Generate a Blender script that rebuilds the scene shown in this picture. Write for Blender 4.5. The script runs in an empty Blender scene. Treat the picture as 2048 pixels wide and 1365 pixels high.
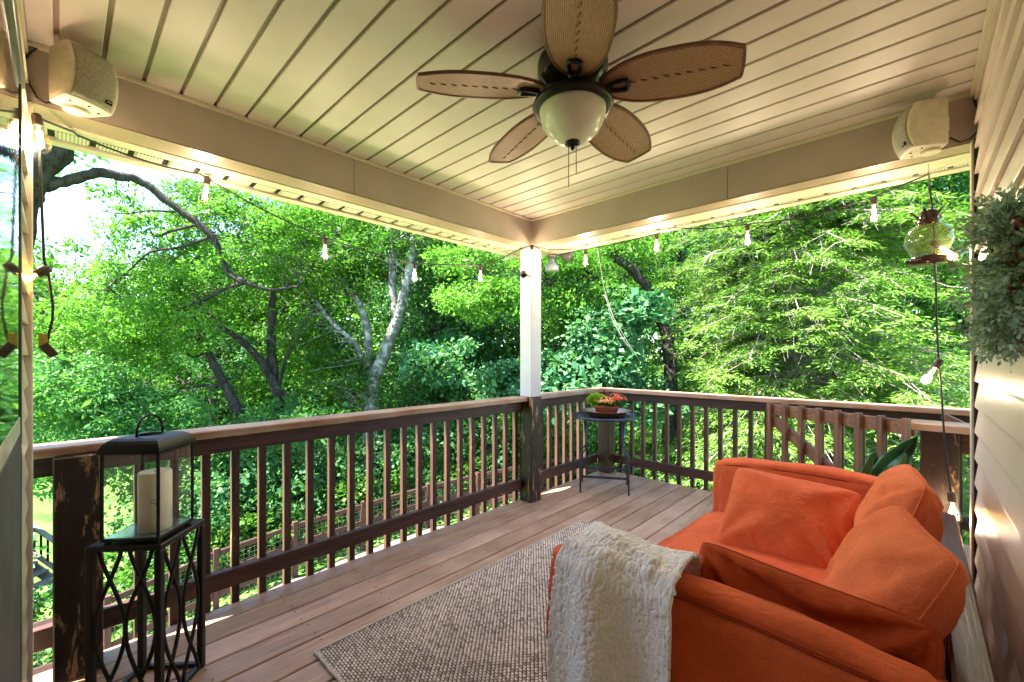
import bpy, bmesh, math, random
import numpy as np
from mathutils import Vector, Matrix, Quaternion
R = math.radians
random.seed(7)
rng = np.random.default_rng(7)
scene = bpy.context.scene
COL = scene.collection

# ------------------------------------------------------------------ camera
YAW = R(43.4)
CC, SS = math.cos(YAW), math.sin(YAW)
FPX, HZ, CAMH = 855.0, 712.0, 1.30
cam = bpy.data.cameras.new('camera')
cam.lens = FPX / 2048 * 36; cam.sensor_width = 36
cam.shift_y = (HZ - 682.5) / 2048
cam.clip_start = 0.01; cam.clip_end = 2000
camo = bpy.data.objects.new('camera', cam); COL.objects.link(camo)
camo.location = (0, 0, CAMH); camo.rotation_euler = (R(90), 0, YAW)
scene.camera = camo

# ------------------------------------------------------------------ sky, sun, exposure
SUN_DIR = Vector((-0.30, -0.88, 1.60)).normalized()       # towards the sun
elev = math.asin(SUN_DIR.z); azim = math.atan2(SUN_DIR.x, SUN_DIR.y)
w = bpy.data.worlds.new('World'); scene.world = w; w.use_nodes = True
nt = w.node_tree; nt.nodes.clear()
sky = nt.nodes.new('ShaderNodeTexSky'); sky.sky_type = 'NISHITA'; sky.sun_disc = False
sky.sun_elevation = elev; sky.sun_rotation = azim; sky.air_density = 1.0; sky.dust_density = 0.4; sky.ozone_density = 3.0
bg = nt.nodes.new('ShaderNodeBackground'); bg.inputs[1].default_value = 0.06
ow = nt.nodes.new('ShaderNodeOutputWorld')
nt.links.new(sky.outputs[0], bg.inputs[0]); nt.links.new(bg.outputs[0], ow.inputs[0])
sl = bpy.data.lights.new('sun', 'SUN'); sl.energy = 2.9; sl.angle = R(0.6); sl.color = (1.0, 0.95, 0.86)
so = bpy.data.objects.new('sun', sl); COL.objects.link(so)
so.rotation_euler = SUN_DIR.to_track_quat('Z', 'Y').to_euler(); so.location = (-10, -6, 30)
vs = scene.view_settings
vs.view_transform = 'Standard'; vs.look = 'None'; vs.gamma = 1.0; vs.exposure = 3.95
vs.use_curve_mapping = False
scene.cycles.use_denoising = True
try: scene.cycles.denoiser = 'OPENIMAGEDENOISE'
except Exception: pass
scene.cycles.max_bounces = 8; scene.cycles.diffuse_bounces = 7; scene.cycles.glossy_bounces = 4
scene.cycles.transparent_max_bounces = 12; scene.cycles.transmission_bounces = 6
scene.cycles.caustics_reflective = False; scene.cycles.caustics_refractive = False
scene.cycles.sample_clamp_indirect = 6

# ------------------------------------------------------------------ surveying helpers (photo pixel -> place)
def onX(px, py, X):
    r = (px - 1024) / FPX; Y = (CC * X + r * SS * X) / (r * CC - SS); D = -SS * X + CC * Y
    return Vector((X, Y, CAMH - (py - HZ) * D / FPX))
def onY(px, py, Y):
    r = (px - 1024) / FPX; X = (r * CC - SS) * Y / (CC + r * SS); D = -SS * X + CC * Y
    return Vector((X, Y, CAMH - (py - HZ) * D / FPX))
def atD(px, py, D):
    l = (px - 1024) / FPX * D
    return Vector((-SS * D + CC * l, CC * D + SS * l, CAMH - (py - HZ) * D / FPX))

# ------------------------------------------------------------------ materials
def srgb(r, g, b):
    f = lambda c: (c / 255 / 12.92) if c / 255 <= 0.04045 else ((c / 255 + 0.055) / 1.055) ** 2.4
    return (f(r), f(g), f(b), 1)
class NB:
    def __init__(s, name):
        s.m = bpy.data.materials.new(name); s.m.use_nodes = True
        s.t = s.m.node_tree; s.t.nodes.clear()
        s.out = s.n('ShaderNodeOutputMaterial')
    def n(s, kind, **kw):
        x = s.t.nodes.new(kind)
        for k, v in kw.items(): setattr(x, k, v)
        return x
    def l(s, a, b): s.t.links.new(a, b)
    def coords(s, scale=(1, 1, 1), rand=True, world=False):
        if world:
            src = s.n('ShaderNodeNewGeometry').outputs['Position']
        else:
            src = s.n('ShaderNodeTexCoord').outputs['Object']
        if rand and not world:
            oi = s.n('ShaderNodeObjectInfo'); mu = s.n('ShaderNodeVectorMath', operation='MULTIPLY_ADD')
            cmb = s.n('ShaderNodeCombineXYZ')
            for i, k in enumerate((37.0, 91.0, 53.0)):
                m = s.n('ShaderNodeMath', operation='MULTIPLY'); m.inputs[1].default_value = k
                s.l(oi.outputs['Random'], m.inputs[0]); s.l(m.outputs[0], cmb.inputs[i])
            ad = s.n('ShaderNodeVectorMath', operation='ADD'); s.l(src, ad.inputs[0]); s.l(cmb.outputs[0], ad.inputs[1])
            src = ad.outputs[0]
        mp = s.n('ShaderNodeMapping'); mp.inputs['Scale'].default_value = scale
        s.l(src, mp.inputs[0]); return mp.outputs[0]
    def noise(s, vec, scale, detail=4, rough=0.55, dist=0):
        x = s.n('ShaderNodeTexNoise'); x.inputs['Scale'].default_value = scale
        x.inputs['Detail'].default_value = detail; x.inputs['Roughness'].default_value = rough
        x.inputs['Distortion'].default_value = dist
        s.l(vec, x.inputs['Vector']); return x.outputs['Fac']
    def ramp(s, fac, stops):
        x = s.n('ShaderNodeValToRGB'); e = x.color_ramp.elements
        while len(e) < len(stops): e.new(0.5)
        for k, (p, c) in enumerate(stops):
            e[k].position = p; e[k].color = tuple(c) if len(c) == 4 else tuple(c) + (1,)
        s.l(fac, x.inputs[0]); return x.outputs[0]
    def mix(s, fac, a, b, blend='MIX'):
        x = s.n('ShaderNodeMix', data_type='RGBA', blend_type=blend)
        if isinstance(fac, float): x.inputs[0].default_value = fac
        else: s.l(fac, x.inputs[0])
        for k, v in ((6, a), (7, b)):
            if isinstance(v, tuple): x.inputs[k].default_value = v if len(v) == 4 else v + (1,)
            else: s.l(v, x.inputs[k])
        return x.outputs[2]
    def bsdf(s, col, rough=0.6, spec=0.5, metal=0.0, bump=None, bdist=0.002, bstr=0.5, **kw):
        p = s.n('ShaderNodeBsdfPrincipled')
        if isinstance(col, tuple): p.inputs['Base Color'].default_value = col if len(col) == 4 else col + (1,)
        else: s.l(col, p.inputs['Base Color'])
        if isinstance(rough, float): p.inputs['Roughness'].default_value = rough
        else: s.l(rough, p.inputs['Roughness'])
        p.inputs['Metallic'].default_value = metal
        p.inputs['Specular IOR Level'].default_value = spec
        for k, v in kw.items(): p.inputs[k.replace('_', ' ')].default_value = v
        if bump is not None:
            b = s.n('ShaderNodeBump'); b.inputs['Strength'].default_value = bstr; b.inputs['Distance'].default_value = bdist
            s.l(bump, b.inputs['Height']); s.l(b.outputs[0], p.inputs['Normal'])
        s.l(p.outputs[0], s.out.inputs[0]); s.p = p
        return s.m
def objrand(b, lo, hi):
    oi = b.n('ShaderNodeObjectInfo'); mr = b.n('ShaderNodeMapRange')
    mr.inputs[3].default_value = lo; mr.inputs[4].default_value = hi
    b.l(oi.outputs['Random'], mr.inputs[0]); return mr.outputs[0]
def wood(name, axis, dark, mid, worn, wear=0.62, rough=0.55, tint=(0.8, 1.15), knots=0.0, grey=None):
    b = NB(name)
    st = [28, 28, 28]; st[axis] = 1.6
    g = b.noise(b.coords(tuple(st)), 1.0, 6, 0.6, 1.2)
    st2 = [120, 120, 120]; st2[axis] = 5
    g2 = b.noise(b.coords(tuple(st2)), 1.0, 4, 0.7)
    col = b.ramp(g, [(0.3, dark), (0.7, mid)])
    col = b.mix(b.ramp(g2, [(0.42, (0.55, 0.55, 0.55)), (0.6, (1, 1, 1))]), (0, 0, 0, 1), col, 'MIX') if False else b.mix(0.5, col, b.ramp(g2, [(0.35, (0.5, 0.5, 0.5)), (0.65, (1.25, 1.25, 1.25))]), 'MULTIPLY')
    st3 = [16, 16, 16]; st3[axis] = 4.0
    pat = b.noise(b.coords(tuple(st3)), 1.0, 8, 0.72, 0.6)
    col = b.mix(b.ramp(pat, [(wear, (0, 0, 0)), (wear + 0.05, (1, 1, 1))]), col, worn)
    if grey is not None:
        big = b.noise(b.coords((3, 3, 3)), 1.0, 3)
        col = b.mix(b.ramp(big, [(0.4, (0, 0, 0)), (0.75, (0.8, 0.8, 0.8))]), col, grey)
    v = b.n('ShaderNodeHueSaturation'); b.l(col, v.inputs['Color']); b.l(objrand(b, *tint), v.inputs['Value'])
    return b.bsdf(v.outputs[0], rough, 0.4, bump=g2, bdist=0.0015, bstr=0.6)
M = {}
DK, MD, WN = (0.030, 0.012, 0.008), (0.105, 0.042, 0.026), (0.30, 0.17, 0.085)
for i, a in enumerate('xyz'):
    M['stain_' + a] = wood('stained_wood_' + a, i, DK, MD, WN, 0.635)
    M['cap_' + a] = wood('cap_wood_' + a, i, (0.20, 0.09, 0.045), (0.38, 0.20, 0.11), (0.50, 0.36, 0.26), 0.64, 0.42, grey=(0.46, 0.34, 0.27))  # brown cap wood, paled in colour for the sky's reflection on top
    M['gate_' + a] = wood('gate_wood_' + a, i, (0.11, 0.045, 0.025), (0.26, 0.125, 0.07), (0.42, 0.27, 0.17), 0.64)
    M['fence_' + a] = wood('fence_wood_' + a, i, (0.05, 0.022, 0.017), (0.105, 0.045, 0.034), (0.15, 0.085, 0.065), 0.68, 0.75)
M['post'] = wood('worn_post_wood', 2, (0.016, 0.008, 0.005), (0.05, 0.021, 0.012), (0.38, 0.22, 0.11), 0.56, 0.5)
M['deck'] = wood('deck_wood', 1, (0.26, 0.145, 0.085), (0.50, 0.295, 0.18), (0.12, 0.07, 0.05), 0.68, 0.42, (0.86, 1.12), grey=(0.52, 0.35, 0.25))
M['greywood'] = wood('weathered_grey_wood', 0, (0.2, 0.18, 0.16), (0.36, 0.33, 0.3), (0.15, 0.13, 0.12), 0.66, 0.8)
M['sofawood'] = wood('sofa_frame_wood', 1, (0.10, 0.065, 0.055), (0.17, 0.11, 0.09), (0.2, 0.14, 0.12), 0.75, 0.32)

def vinyl(name, col, rough=0.38, axis=0, grime=0.25, spec=0.5, fine=60):
    b = NB(name)
    st = [fine, fine, fine]; st[axis] = 1.2
    g = b.noise(b.coords(tuple(st)), 6.0, 3, 0.6)
    d = b.noise(b.coords((2.2, 2.2, 2.2), world=True), 1.0, 5, 0.6)
    sp = b.noise(b.coords((90, 90, 90)), 1.0, 2, 0.5)
    c2 = tuple(x * 0.72 for x in col[:3])
    cc = b.mix(b.ramp(d, [(0.35, (grime,) * 3), (0.62, (0, 0, 0))]), tuple(col[:3]), c2)
    cc = b.mix(b.ramp(sp, [(0.72, (0, 0, 0)), (0.76, (0.35, 0.35, 0.35))]), cc, tuple(x * 0.4 for x in col[:3]))
    return b.bsdf(cc, rough, spec, bump=g, bdist=0.0012, bstr=0.35)
M['ceiling'] = vinyl('ceiling_vinyl', (0.72, 0.61, 0.60), 0.5, 0, 0.4)
M['groove'] = vinyl('ceiling_groove_vinyl', (0.36, 0.275, 0.22), 0.5, 0)
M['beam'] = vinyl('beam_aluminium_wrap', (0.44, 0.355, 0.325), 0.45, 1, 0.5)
M['beamundershade'] = vinyl('beam_underside_brown_shade', (0.33, 0.24, 0.18), 0.45, 1)  # brown wrap, with the shade under the beam put into its colour
M['cream'] = vinyl('cream_trim', (0.62, 0.56, 0.43), 0.4, 1)
M['siding'] = vinyl('siding_vinyl', (0.72, 0.63, 0.57), 0.33, 1, 0.4)
M['siding_x'] = vinyl('siding_vinyl_x', (0.60, 0.54, 0.42), 0.33, 0, 0.4)
M['trim'] = vinyl('corner_trim_vinyl', (0.58, 0.50, 0.40), 0.4, 2)
M['whitepost'] = vinyl('white_post_paint', (0.54, 0.52, 0.51), 0.5, 2, 0.45)
def vent_mat():
    b = NB('perforated_vent_vinyl')
    v = b.coords((1, 1, 1), rand=False)
    w_ = b.n('ShaderNodeVectorMath', operation='SCALE'); w_.inputs[3].default_value = 1 / 0.0125; b.l(v, w_.inputs[0])
    fr = b.n('ShaderNodeVectorMath', operation='FRACTION'); b.l(w_.outputs[0], fr.inputs[0])
    sx = b.n('ShaderNodeSeparateXYZ'); b.l(fr.outputs[0], sx.inputs[0])
    cb = b.n('ShaderNodeCombineXYZ'); b.l(sx.outputs[0], cb.inputs[0]); b.l(sx.outputs[1], cb.inputs[1])
    ds = b.n('ShaderNodeVectorMath', operation='DISTANCE'); b.l(cb.outputs[0], ds.inputs[0]); ds.inputs[1].default_value = (0.5, 0.5, 0)
    c = b.ramp(ds.outputs['Value'], [(0.24, (0.02, 0.018, 0.015)), (0.30, (0.66, 0.61, 0.49))])
    return b.bsdf(c, 0.45)
M['vent'] = vent_mat()

def plain(name, col, rough=0.5, metal=0.0, spec=0.5, nscale=40, var=0.25, bump=0.0, **kw):
    b = NB(name); n_ = b.noise(b.coords((nscale,) * 3), 1.0, 4)
    c = b.ramp(n_, [(0.3, tuple(x * (1 - var) for x in col[:3])), (0.7, tuple(min(1, x * (1 + var)) for x in col[:3]))])
    return b.bsdf(c, rough, spec, metal, bump=n_ if bump else None, bdist=bump or 0.001, **kw)
M['dark'] = plain('dark_gap', (0.012, 0.01, 0.008), 0.9)
M['black'] = plain('black_metal', (0.007, 0.007, 0.007), 0.4, 0.0, spec=0.22, nscale=80, bump=0.0004)
M['stand'] = plain('bronze_black_metal', (0.016, 0.012, 0.010), 0.45, 0.3, nscale=60, bump=0.0006)
M['blue'] = plain('dark_blue_metal', (0.05, 0.062, 0.10), 0.3, 0.4, nscale=30, bump=0.0003)
M['bronze'] = plain('fan_bronze', (0.014, 0.012, 0.010), 0.32, 0.5, nscale=50)
M['cord'] = plain('black_cord', (0.014, 0.013, 0.012), 0.6)
M['socket'] = plain('brown_socket', (0.05, 0.03, 0.02), 0.5)
M['speaker'] = plain('speaker_shell', (0.66, 0.59, 0.47), 0.45, nscale=30, var=0.1)
M['terracotta'] = plain('terracotta', (0.42, 0.13, 0.07), 0.7, nscale=30, var=0.15)
M['copper'] = plain('copper_tray', (0.38, 0.22, 0.14), 0.35, 0.7, nscale=25, var=0.35)
M['candle'] = plain('ivory_wax', (0.86, 0.80, 0.58), 0.55, nscale=14, var=0.1, Subsurface_Weight=0.3)
M['flood'] = plain('grey_floodlight', (0.28, 0.31, 0.36), 0.4, 0.2)
M['floodb'] = plain('brown_floodlight', (0.13, 0.10, 0.10), 0.45, 0.2)
M['kick'] = plain('grey_screen_panel', (0.075, 0.078, 0.082), 0.6, nscale=6, var=0.3)
M['alum'] = plain('painted_window_frame', (0.20, 0.21, 0.17), 0.35, 0.2, nscale=10)
M['alumlight'] = plain('pale_window_rail', (0.5, 0.55, 0.46), 0.35, nscale=10)
M['darkframe'] = plain('dark_window_edge', (0.03, 0.035, 0.03), 0.3)
M['vine'] = plain('brown_vine', (0.22, 0.10, 0.055), 0.8, nscale=60, var=0.5)
M['amber'] = plain('amber_brown_ceramic', (0.035, 0.011, 0.007), 0.12, nscale=8, var=0.5)
M['wire'] = plain('galvanised_wire', (0.4, 0.4, 0.38), 0.4, 0.5)
M['soil'] = plain('potting_soil', (0.04, 0.025, 0.016), 0.95, nscale=90, bump=0.003)
M['concrete'] = plain('concrete', (0.3, 0.28, 0.26), 0.85, nscale=12)
M['roof'] = plain('roof_shingle', (0.08, 0.075, 0.07), 0.9, nscale=20, bump=0.004)
M['housecore'] = plain('house_sheathing', (0.25, 0.22, 0.18), 0.9)
def grille():
    b = NB('mildewed_grille')
    n1 = b.noise(b.coords((150,) * 3), 1.0, 6, 0.8); n2 = b.noise(b.coords((260,) * 3), 1.0, 2)
    c = b.ramp(n1, [(0.36, (0.20, 0.18, 0.125)), (0.50, (0.33, 0.30, 0.24)), (0.7, (0.42, 0.38, 0.32))])
    return b.bsdf(c, 0.7, bump=n2, bdist=0.001)
M['grille'] = grille()

def fabric(name, col, rough=0.85, scale=700, bumpd=0.0008, var=0.12):
    b = NB(name)
    w1 = b.n('ShaderNodeTexWave', wave_type='BANDS', bands_direction='X'); w1.inputs['Scale'].default_value = scale / 6.28
    w2 = b.n('ShaderNodeTexWave', wave_type='BANDS', bands_direction='Z'); w2.inputs['Scale'].default_value = scale / 6.28
    v = b.coords((1, 1, 1), rand=False); b.l(v, w1.inputs[0]); b.l(v, w2.inputs[0])
    big = b.noise(b.coords((9,) * 3), 1.0, 5, 0.6)
    fine = b.noise(b.coords((420, 420, 420)), 1.0, 2)
    c = b.ramp(big, [(0.3, tuple(x * (1 - var) for x in col)), (0.72, tuple(x * (1 + var) for x in col))])
    mid = b.noise(b.coords((17, 26, 21)), 1.0, 4, 0.5, 1.5); hh = b.n('ShaderNodeMath', operation='MULTIPLY_ADD'); hh.inputs[1].default_value = 6.0; b.l(mid, hh.inputs[0]); b.l(fine, hh.inputs[2])
    c = b.mix(0.35, c, b.ramp(fine, [(0.35, (0.6, 0.6, 0.6)), (0.65, (1.3, 1.3, 1.3))]), 'MULTIPLY')
    return b.bsdf(c, rough, 0.12, bump=hh.outputs[0], bdist=0.0016, bstr=0.6, Sheen_Weight=0.10, Sheen_Roughness=0.4, Sheen_Tint=(1, 0.6, 0.45, 1))
M['orange'] = fabric('orange_canvas', (0.72, 0.140, 0.050))
M['orangelight'] = fabric('pale_orange_canvas', (0.80, 0.185, 0.068))
M['rust'] = fabric('rust_velvet', (0.46, 0.070, 0.016), 0.9)
M['seam'] = fabric('dark_orange_seam', (0.40, 0.05, 0.014))
def sherpa():
    b = NB('white_sherpa'); n1 = b.noise(b.coords((150,) * 3), 1.0, 3, 0.7)
    vo = b.n('ShaderNodeTexVoronoi'); vo.inputs['Scale'].default_value = 190; b.l(b.coords((1, 1, 1), rand=False), vo.inputs['Vector'])
    c = b.ramp(n1, [(0.3, (0.82, 0.78, 0.82)), (0.6, (0.97, 0.95, 1.0))])
    return b.bsdf(c, 0.95, 0.1, bump=vo.outputs['Distance'], bdist=0.0020, bstr=0.7, Sheen_Weight=0.3)
M['sherpa'] = sherpa()
def rattan():
    b = NB('woven_rattan')
    tc = b.n('ShaderNodeTexCoord'); br = b.n('ShaderNodeTexBrick'); br.offset = 0.5
    br.inputs['Scale'].default_value = 1.0; br.inputs['Brick Width'].default_value = 0.014; br.inputs['Row Height'].default_value = 0.0065
    br.inputs['Mortar Size'].default_value = 0.0012; br.inputs['Mortar Smooth'].default_value = 0.6
    br.inputs['Color1'].default_value = (0.56, 0.31, 0.185, 1); br.inputs['Color2'].default_value = (0.46, 0.25, 0.145, 1)
    br.inputs['Mortar'].default_value = (0.13, 0.06, 0.035, 1)
    b.l(tc.outputs['Object'], br.inputs['Vector'])
    inv = b.n('ShaderNodeMath', operation='SUBTRACT'); inv.inputs[0].default_value = 1; b.l(br.outputs['Fac'], inv.inputs[1])
    return b.bsdf(br.outputs['Color'], 0.42, 0.5, bump=inv.outputs[0], bdist=0.0015, bstr=0.8)
M['rattan'] = rattan()
M['rattanrim'] = plain('rattan_rim', (0.17, 0.075, 0.04), 0.4, nscale=60)
def rugmat():
    b = NB('rug_fibre')
    ri = b.n('ShaderNodeNewGeometry').outputs['Random Per Island']
    c = b.ramp(ri, [(0.0, (0.40, 0.32, 0.26)), (0.2, (0.66, 0.57, 0.49)), (0.75, (0.76, 0.68, 0.60)), (1.0, (0.34, 0.26, 0.20))])
    big = b.noise(b.coords((5,) * 3, rand=False), 1.0, 4)
    c = b.mix(0.5, c, b.ramp(big, [(0.35, (0.7, 0.7, 0.7)), (0.65, (1.2, 1.2, 1.2))]), 'MULTIPLY')
    return b.bsdf(c, 0.8, 0.2)
M['rug'] = rugmat()
M['rugback'] = plain('rug_backing', (0.05, 0.032, 0.022), 0.9)
M['rugedge'] = plain('rug_binding', (0.5, 0.42, 0.34), 0.85, nscale=200, bump=0.001)

def glass(name, tint=(1, 1, 1), gloss_rough=0.02, milky=0.0, ior=1.45, wav=0.0, dcol=(0.7, 0.8, 0.9, 1), dlo=0.4):
    b = NB(name)
    tr = b.n('ShaderNodeBsdfTransparent'); tr.inputs[0].default_value = tint + (1,)
    gl = b.n('ShaderNodeBsdfGlossy'); gl.inputs['Roughness'].default_value = gloss_rough
    lw = b.n('ShaderNodeLayerWeight'); pw = b.n('ShaderNodeMath', operation='POWER'); pw.inputs[1].default_value = 4.5; b.l(lw.outputs['Facing'], pw.inputs[0])
    fr = b.n('ShaderNodeMath', operation='MULTIPLY_ADD'); fr.inputs[1].default_value = 0.85; fr.inputs[2].default_value = 0.05; b.l(pw.outputs[0], fr.inputs[0])
    mx = b.n('ShaderNodeMixShader'); b.l(fr.outputs[0], mx.inputs[0]); b.l(tr.outputs[0], mx.inputs[1]); b.l(gl.outputs[0], mx.inputs[2])
    o = mx
    if milky:
        df = b.n('ShaderNodeBsdfDiffuse'); df.inputs[0].default_value = dcol
        n_ = b.noise(b.coords((5, 5, 5)), 1.0, 4); ra = b.ramp(n_, [(dlo, (0, 0, 0)), (0.75, (milky,) * 3)])
        m2 = b.n('ShaderNodeMixShader'); b.l(ra, m2.inputs[0]); b.l(mx.outputs[0], m2.inputs[1]); b.l(df.outputs[0], m2.inputs[2]); o = m2
    if wav:
        n_ = b.noise(b.coords((0.4, 0.4, 60)), 1.0, 3)
        bp = b.n('ShaderNodeBump'); bp.inputs['Strength'].default_value = 1; bp.inputs['Distance'].default_value = wav
        b.l(n_, bp.inputs['Height']); b.l(bp.outputs[0], gl.inputs['Normal'])
    b.l(o.outputs[0], b.out.inputs[0]); return b.m
M['glass'] = glass('lantern_glass', (0.97, 0.99, 0.98), 0.02, 0.06)
M['bulbglass'] = glass('bulb_glass', (1.0, 0.88, 0.66), 0.05, 0.0)
M['greenglass'] = glass('green_glass', (0.86, 0.92, 0.66), 0.04, 0.3, dcol=(0.3, 0.34, 0.2, 1), dlo=0.3)
def windowglass():
    b = NB('window_glass'); n_ = b.noise(b.coords((0.6, 0.6, 55)), 1.0, 3)
    return b.bsdf((0.012, 0.014, 0.013, 1), 0.03, 0.8, bump=n_, bdist=0.0006, bstr=0.5)
M['window'] = windowglass()
def emis(name, col, s):
    b = NB(name); e = b.n('ShaderNodeEmission'); e.inputs[0].default_value = col + (1,); e.inputs[1].default_value = s
    b.l(e.outputs[0], b.out.inputs[0]); return b.m
M['filament'] = emis('glowing_filament', (1.0, 0.62, 0.25), 9)
M['filamentdim'] = emis('glowing_filament_soft', (1.0, 0.74, 0.48), 3.0)
def frosted():
    b = NB('frosted_bowl_glass'); n_ = b.noise(b.coords((9,) * 3), 1.0, 4)
    c = b.ramp(n_, [(0.3, (0.66, 0.66, 0.6)), (0.7, (0.80, 0.79, 0.74))])
    return b.bsdf(c, 0.28, 0.5, Subsurface_Weight=0.2, Subsurface_Radius=(0.03, 0.03, 0.03))
M['frost'] = frosted()

def leafmat(name, cols, transl=0.4, rough=0.5, clump=0.5, spec=0.15, sat=1.0):
    b = NB(name)
    ri = b.n('ShaderNodeNewGeometry').outputs['Random Per Island']
    n_ = b.noise(b.coords((clump,) * 3, world=True), 1.0, 3)
    ad = b.n('ShaderNodeMath', operation='MULTIPLY_ADD'); ad.inputs[1].default_value = 0.45; b.l(ri, ad.inputs[0])
    sc = b.n('ShaderNodeMath', operation='MULTIPLY'); sc.inputs[1].default_value = 0.75; b.l(n_, sc.inputs[0]); b.l(sc.outputs[0], ad.inputs[2])
    c = b.ramp(ad.outputs[0], [(0.25 + 0.5 * k / (len(cols) - 1), (x[0] * 0.84, x[1] * 0.92, x[2] * 0.9)) for k, x in enumerate(cols)])
    p = b.n('ShaderNodeBsdfPrincipled'); b.l(c, p.inputs['Base Color']); p.inputs['Roughness'].default_value = rough
    p.inputs['Specular IOR Level'].default_value = spec
    t = b.n('ShaderNodeBsdfTranslucent')
    hs = b.n('ShaderNodeMix', data_type='RGBA', blend_type='MULTIPLY'); hs.inputs[0].default_value = 1.0
    b.l(c, hs.inputs[6]); hs.inputs[7].default_value = (1.3, 1.55, 0.7, 1); b.l(hs.outputs[2], t.inputs[0])
    mx = b.n('ShaderNodeMixShader'); mx.inputs[0].default_value = transl
    b.l(p.outputs[0], mx.inputs[1]); b.l(t.outputs[0], mx.inputs[2]); b.l(mx.outputs[0], b.out.inputs[0])
    return b.m
M['leaf_bright'] = leafmat('leaf_bright_green', [(0.045, 0.11, 0.010), (0.085, 0.19, 0.018), (0.11, 0.24, 0.035), (0.15, 0.29, 0.055)], 0.42)
M['leaf_mid'] = leafmat('leaf_mid_green', [(0.022, 0.075, 0.012), (0.04, 0.115, 0.016), (0.07, 0.16, 0.02), (0.11, 0.20, 0.03)], 0.4)
M['leaf_deep'] = leafmat('leaf_deep_green', [(0.018, 0.065, 0.026), (0.034, 0.11, 0.042), (0.055, 0.15, 0.05), (0.09, 0.18, 0.055)], 0.35)
M['leaf_teal'] = leafmat('leaf_blue_green', [(0.022, 0.085, 0.048), (0.04, 0.135, 0.07), (0.065, 0.18, 0.08), (0.11, 0.22, 0.09)], 0.3, 0.55, spec=0.15)
M['leaf_fern'] = leafmat('leaf_ferny', [(0.04, 0.14, 0.05), (0.07, 0.20, 0.06), (0.13, 0.26, 0.07)], 0.42)
M['leaf_cedar'] = leafmat('cedar_sprays', [(0.045, 0.11, 0.018), (0.085, 0.175, 0.026), (0.14, 0.24, 0.036), (0.20, 0.30, 0.06)], 0.3, 0.6, 0.9)
M['leaf_far'] = leafmat('leaf_far', [(0.03, 0.08, 0.015), (0.06, 0.13, 0.02), (0.10, 0.18, 0.03)], 0.4, clump=0.25)
M['leaf_grey'] = leafmat('eucalyptus_leaf', [(0.16, 0.23, 0.22), (0.28, 0.38, 0.36), (0.42, 0.54, 0.50), (0.66, 0.78, 0.76)], 0.2, 0.5, 8)
M['leaf_lime'] = leafmat('lime_leaf', [(0.2, 0.33, 0.02), (0.4, 0.5, 0.04)], 0.3, clump=8)
M['leaf_pot'] = leafmat('pot_leaf', [(0.03, 0.1, 0.02), (0.08, 0.2, 0.05)], 0.3, clump=8)
M['petal_or'] = plain('orange_petal', (0.75, 0.32, 0.09), 0.6, var=0.3, nscale=60)
M['petal_red'] = plain('red_petal', (0.68, 0.09, 0.04), 0.6, var=0.3, nscale=60)
M['petal_pink'] = plain('pale_petal', (0.75, 0.55, 0.3), 0.6, var=0.3, nscale=60)
M['grass'] = leafmat('grass_blade', [(0.05, 0.13, 0.015), (0.10, 0.21, 0.03), (0.15, 0.26, 0.05)], 0.35)
def bark(name, c1, c2, c3, th=0.55, sc=9.0):
    b = NB(name); n1 = b.noise(b.coords((sc, sc, sc * 0.35), rand=False), 1.0, 6, 0.65, 0.5); n2 = b.noise(b.coords((4,) * 3), 1.0, 5, 0.7)
    c = b.ramp(n1, [(0.35, c1), (0.62, c2)]); c = b.mix(b.ramp(n2, [(th, (0, 0, 0)), (th + 0.08, (1, 1, 1))]), c, c3)
    return b.bsdf(c, 0.9, 0.2, bump=n1, bdist=0.03, bstr=0.9)
M['bark_dark'] = bark('dark_bark', (0.014, 0.012, 0.010), (0.055, 0.046, 0.038), (0.10, 0.105, 0.088), 0.6)
M['bark_lichen'] = bark('lichen_bark', (0.06, 0.055, 0.048), (0.16, 0.155, 0.14), (0.30, 0.31, 0.28), 0.5)
M['bark_grey'] = bark('grey_bark', (0.07, 0.06, 0.052), (0.17, 0.155, 0.14), (0.26, 0.25, 0.22), 0.58)
M['twig_pale'] = plain('pale_dead_twig', (0.24, 0.20, 0.175), 0.85, nscale=4, var=0.35)
M['bark_cedar'] = bark('cedar_bark', (0.12, 0.085, 0.075), (0.28, 0.22, 0.2), (0.34, 0.3, 0.27), 0.6, 14)
def groundmat():
    b = NB('lawn_ground'); n1 = b.noise(b.coords((1.3,) * 3, world=True), 1.0, 6, 0.65); n2 = b.noise(b.coords((30,) * 3, world=True), 1.0, 4)
    c = b.ramp(n1, [(0.3, (0.035, 0.09, 0.018)), (0.52, (0.085, 0.17, 0.035)), (0.68, (0.13, 0.19, 0.06)), (0.8, (0.20, 0.15, 0.10))])
    c = b.mix(0.6, c, b.ramp(n2, [(0.3, (0.55, 0.55, 0.55)), (0.7, (1.3, 1.3, 1.3))]), 'MULTIPLY')
    return b.bsdf(c, 0.95, 0.1, bump=n2, bdist=0.03)
M['ground'] = groundmat()
def dirtmat():
    b = NB('bare_dirt'); n1 = b.noise(b.coords((5,) * 3, world=True), 1.0, 6, 0.7)
    c = b.ramp(n1, [(0.3, (0.10, 0.068, 0.054)), (0.55, (0.19, 0.14, 0.115)), (0.72, (0.08, 0.10, 0.04))])
    return b.bsdf(c, 0.95, 0.1, bump=n1, bdist=0.02)
M['dirt'] = dirtmat()

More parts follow.
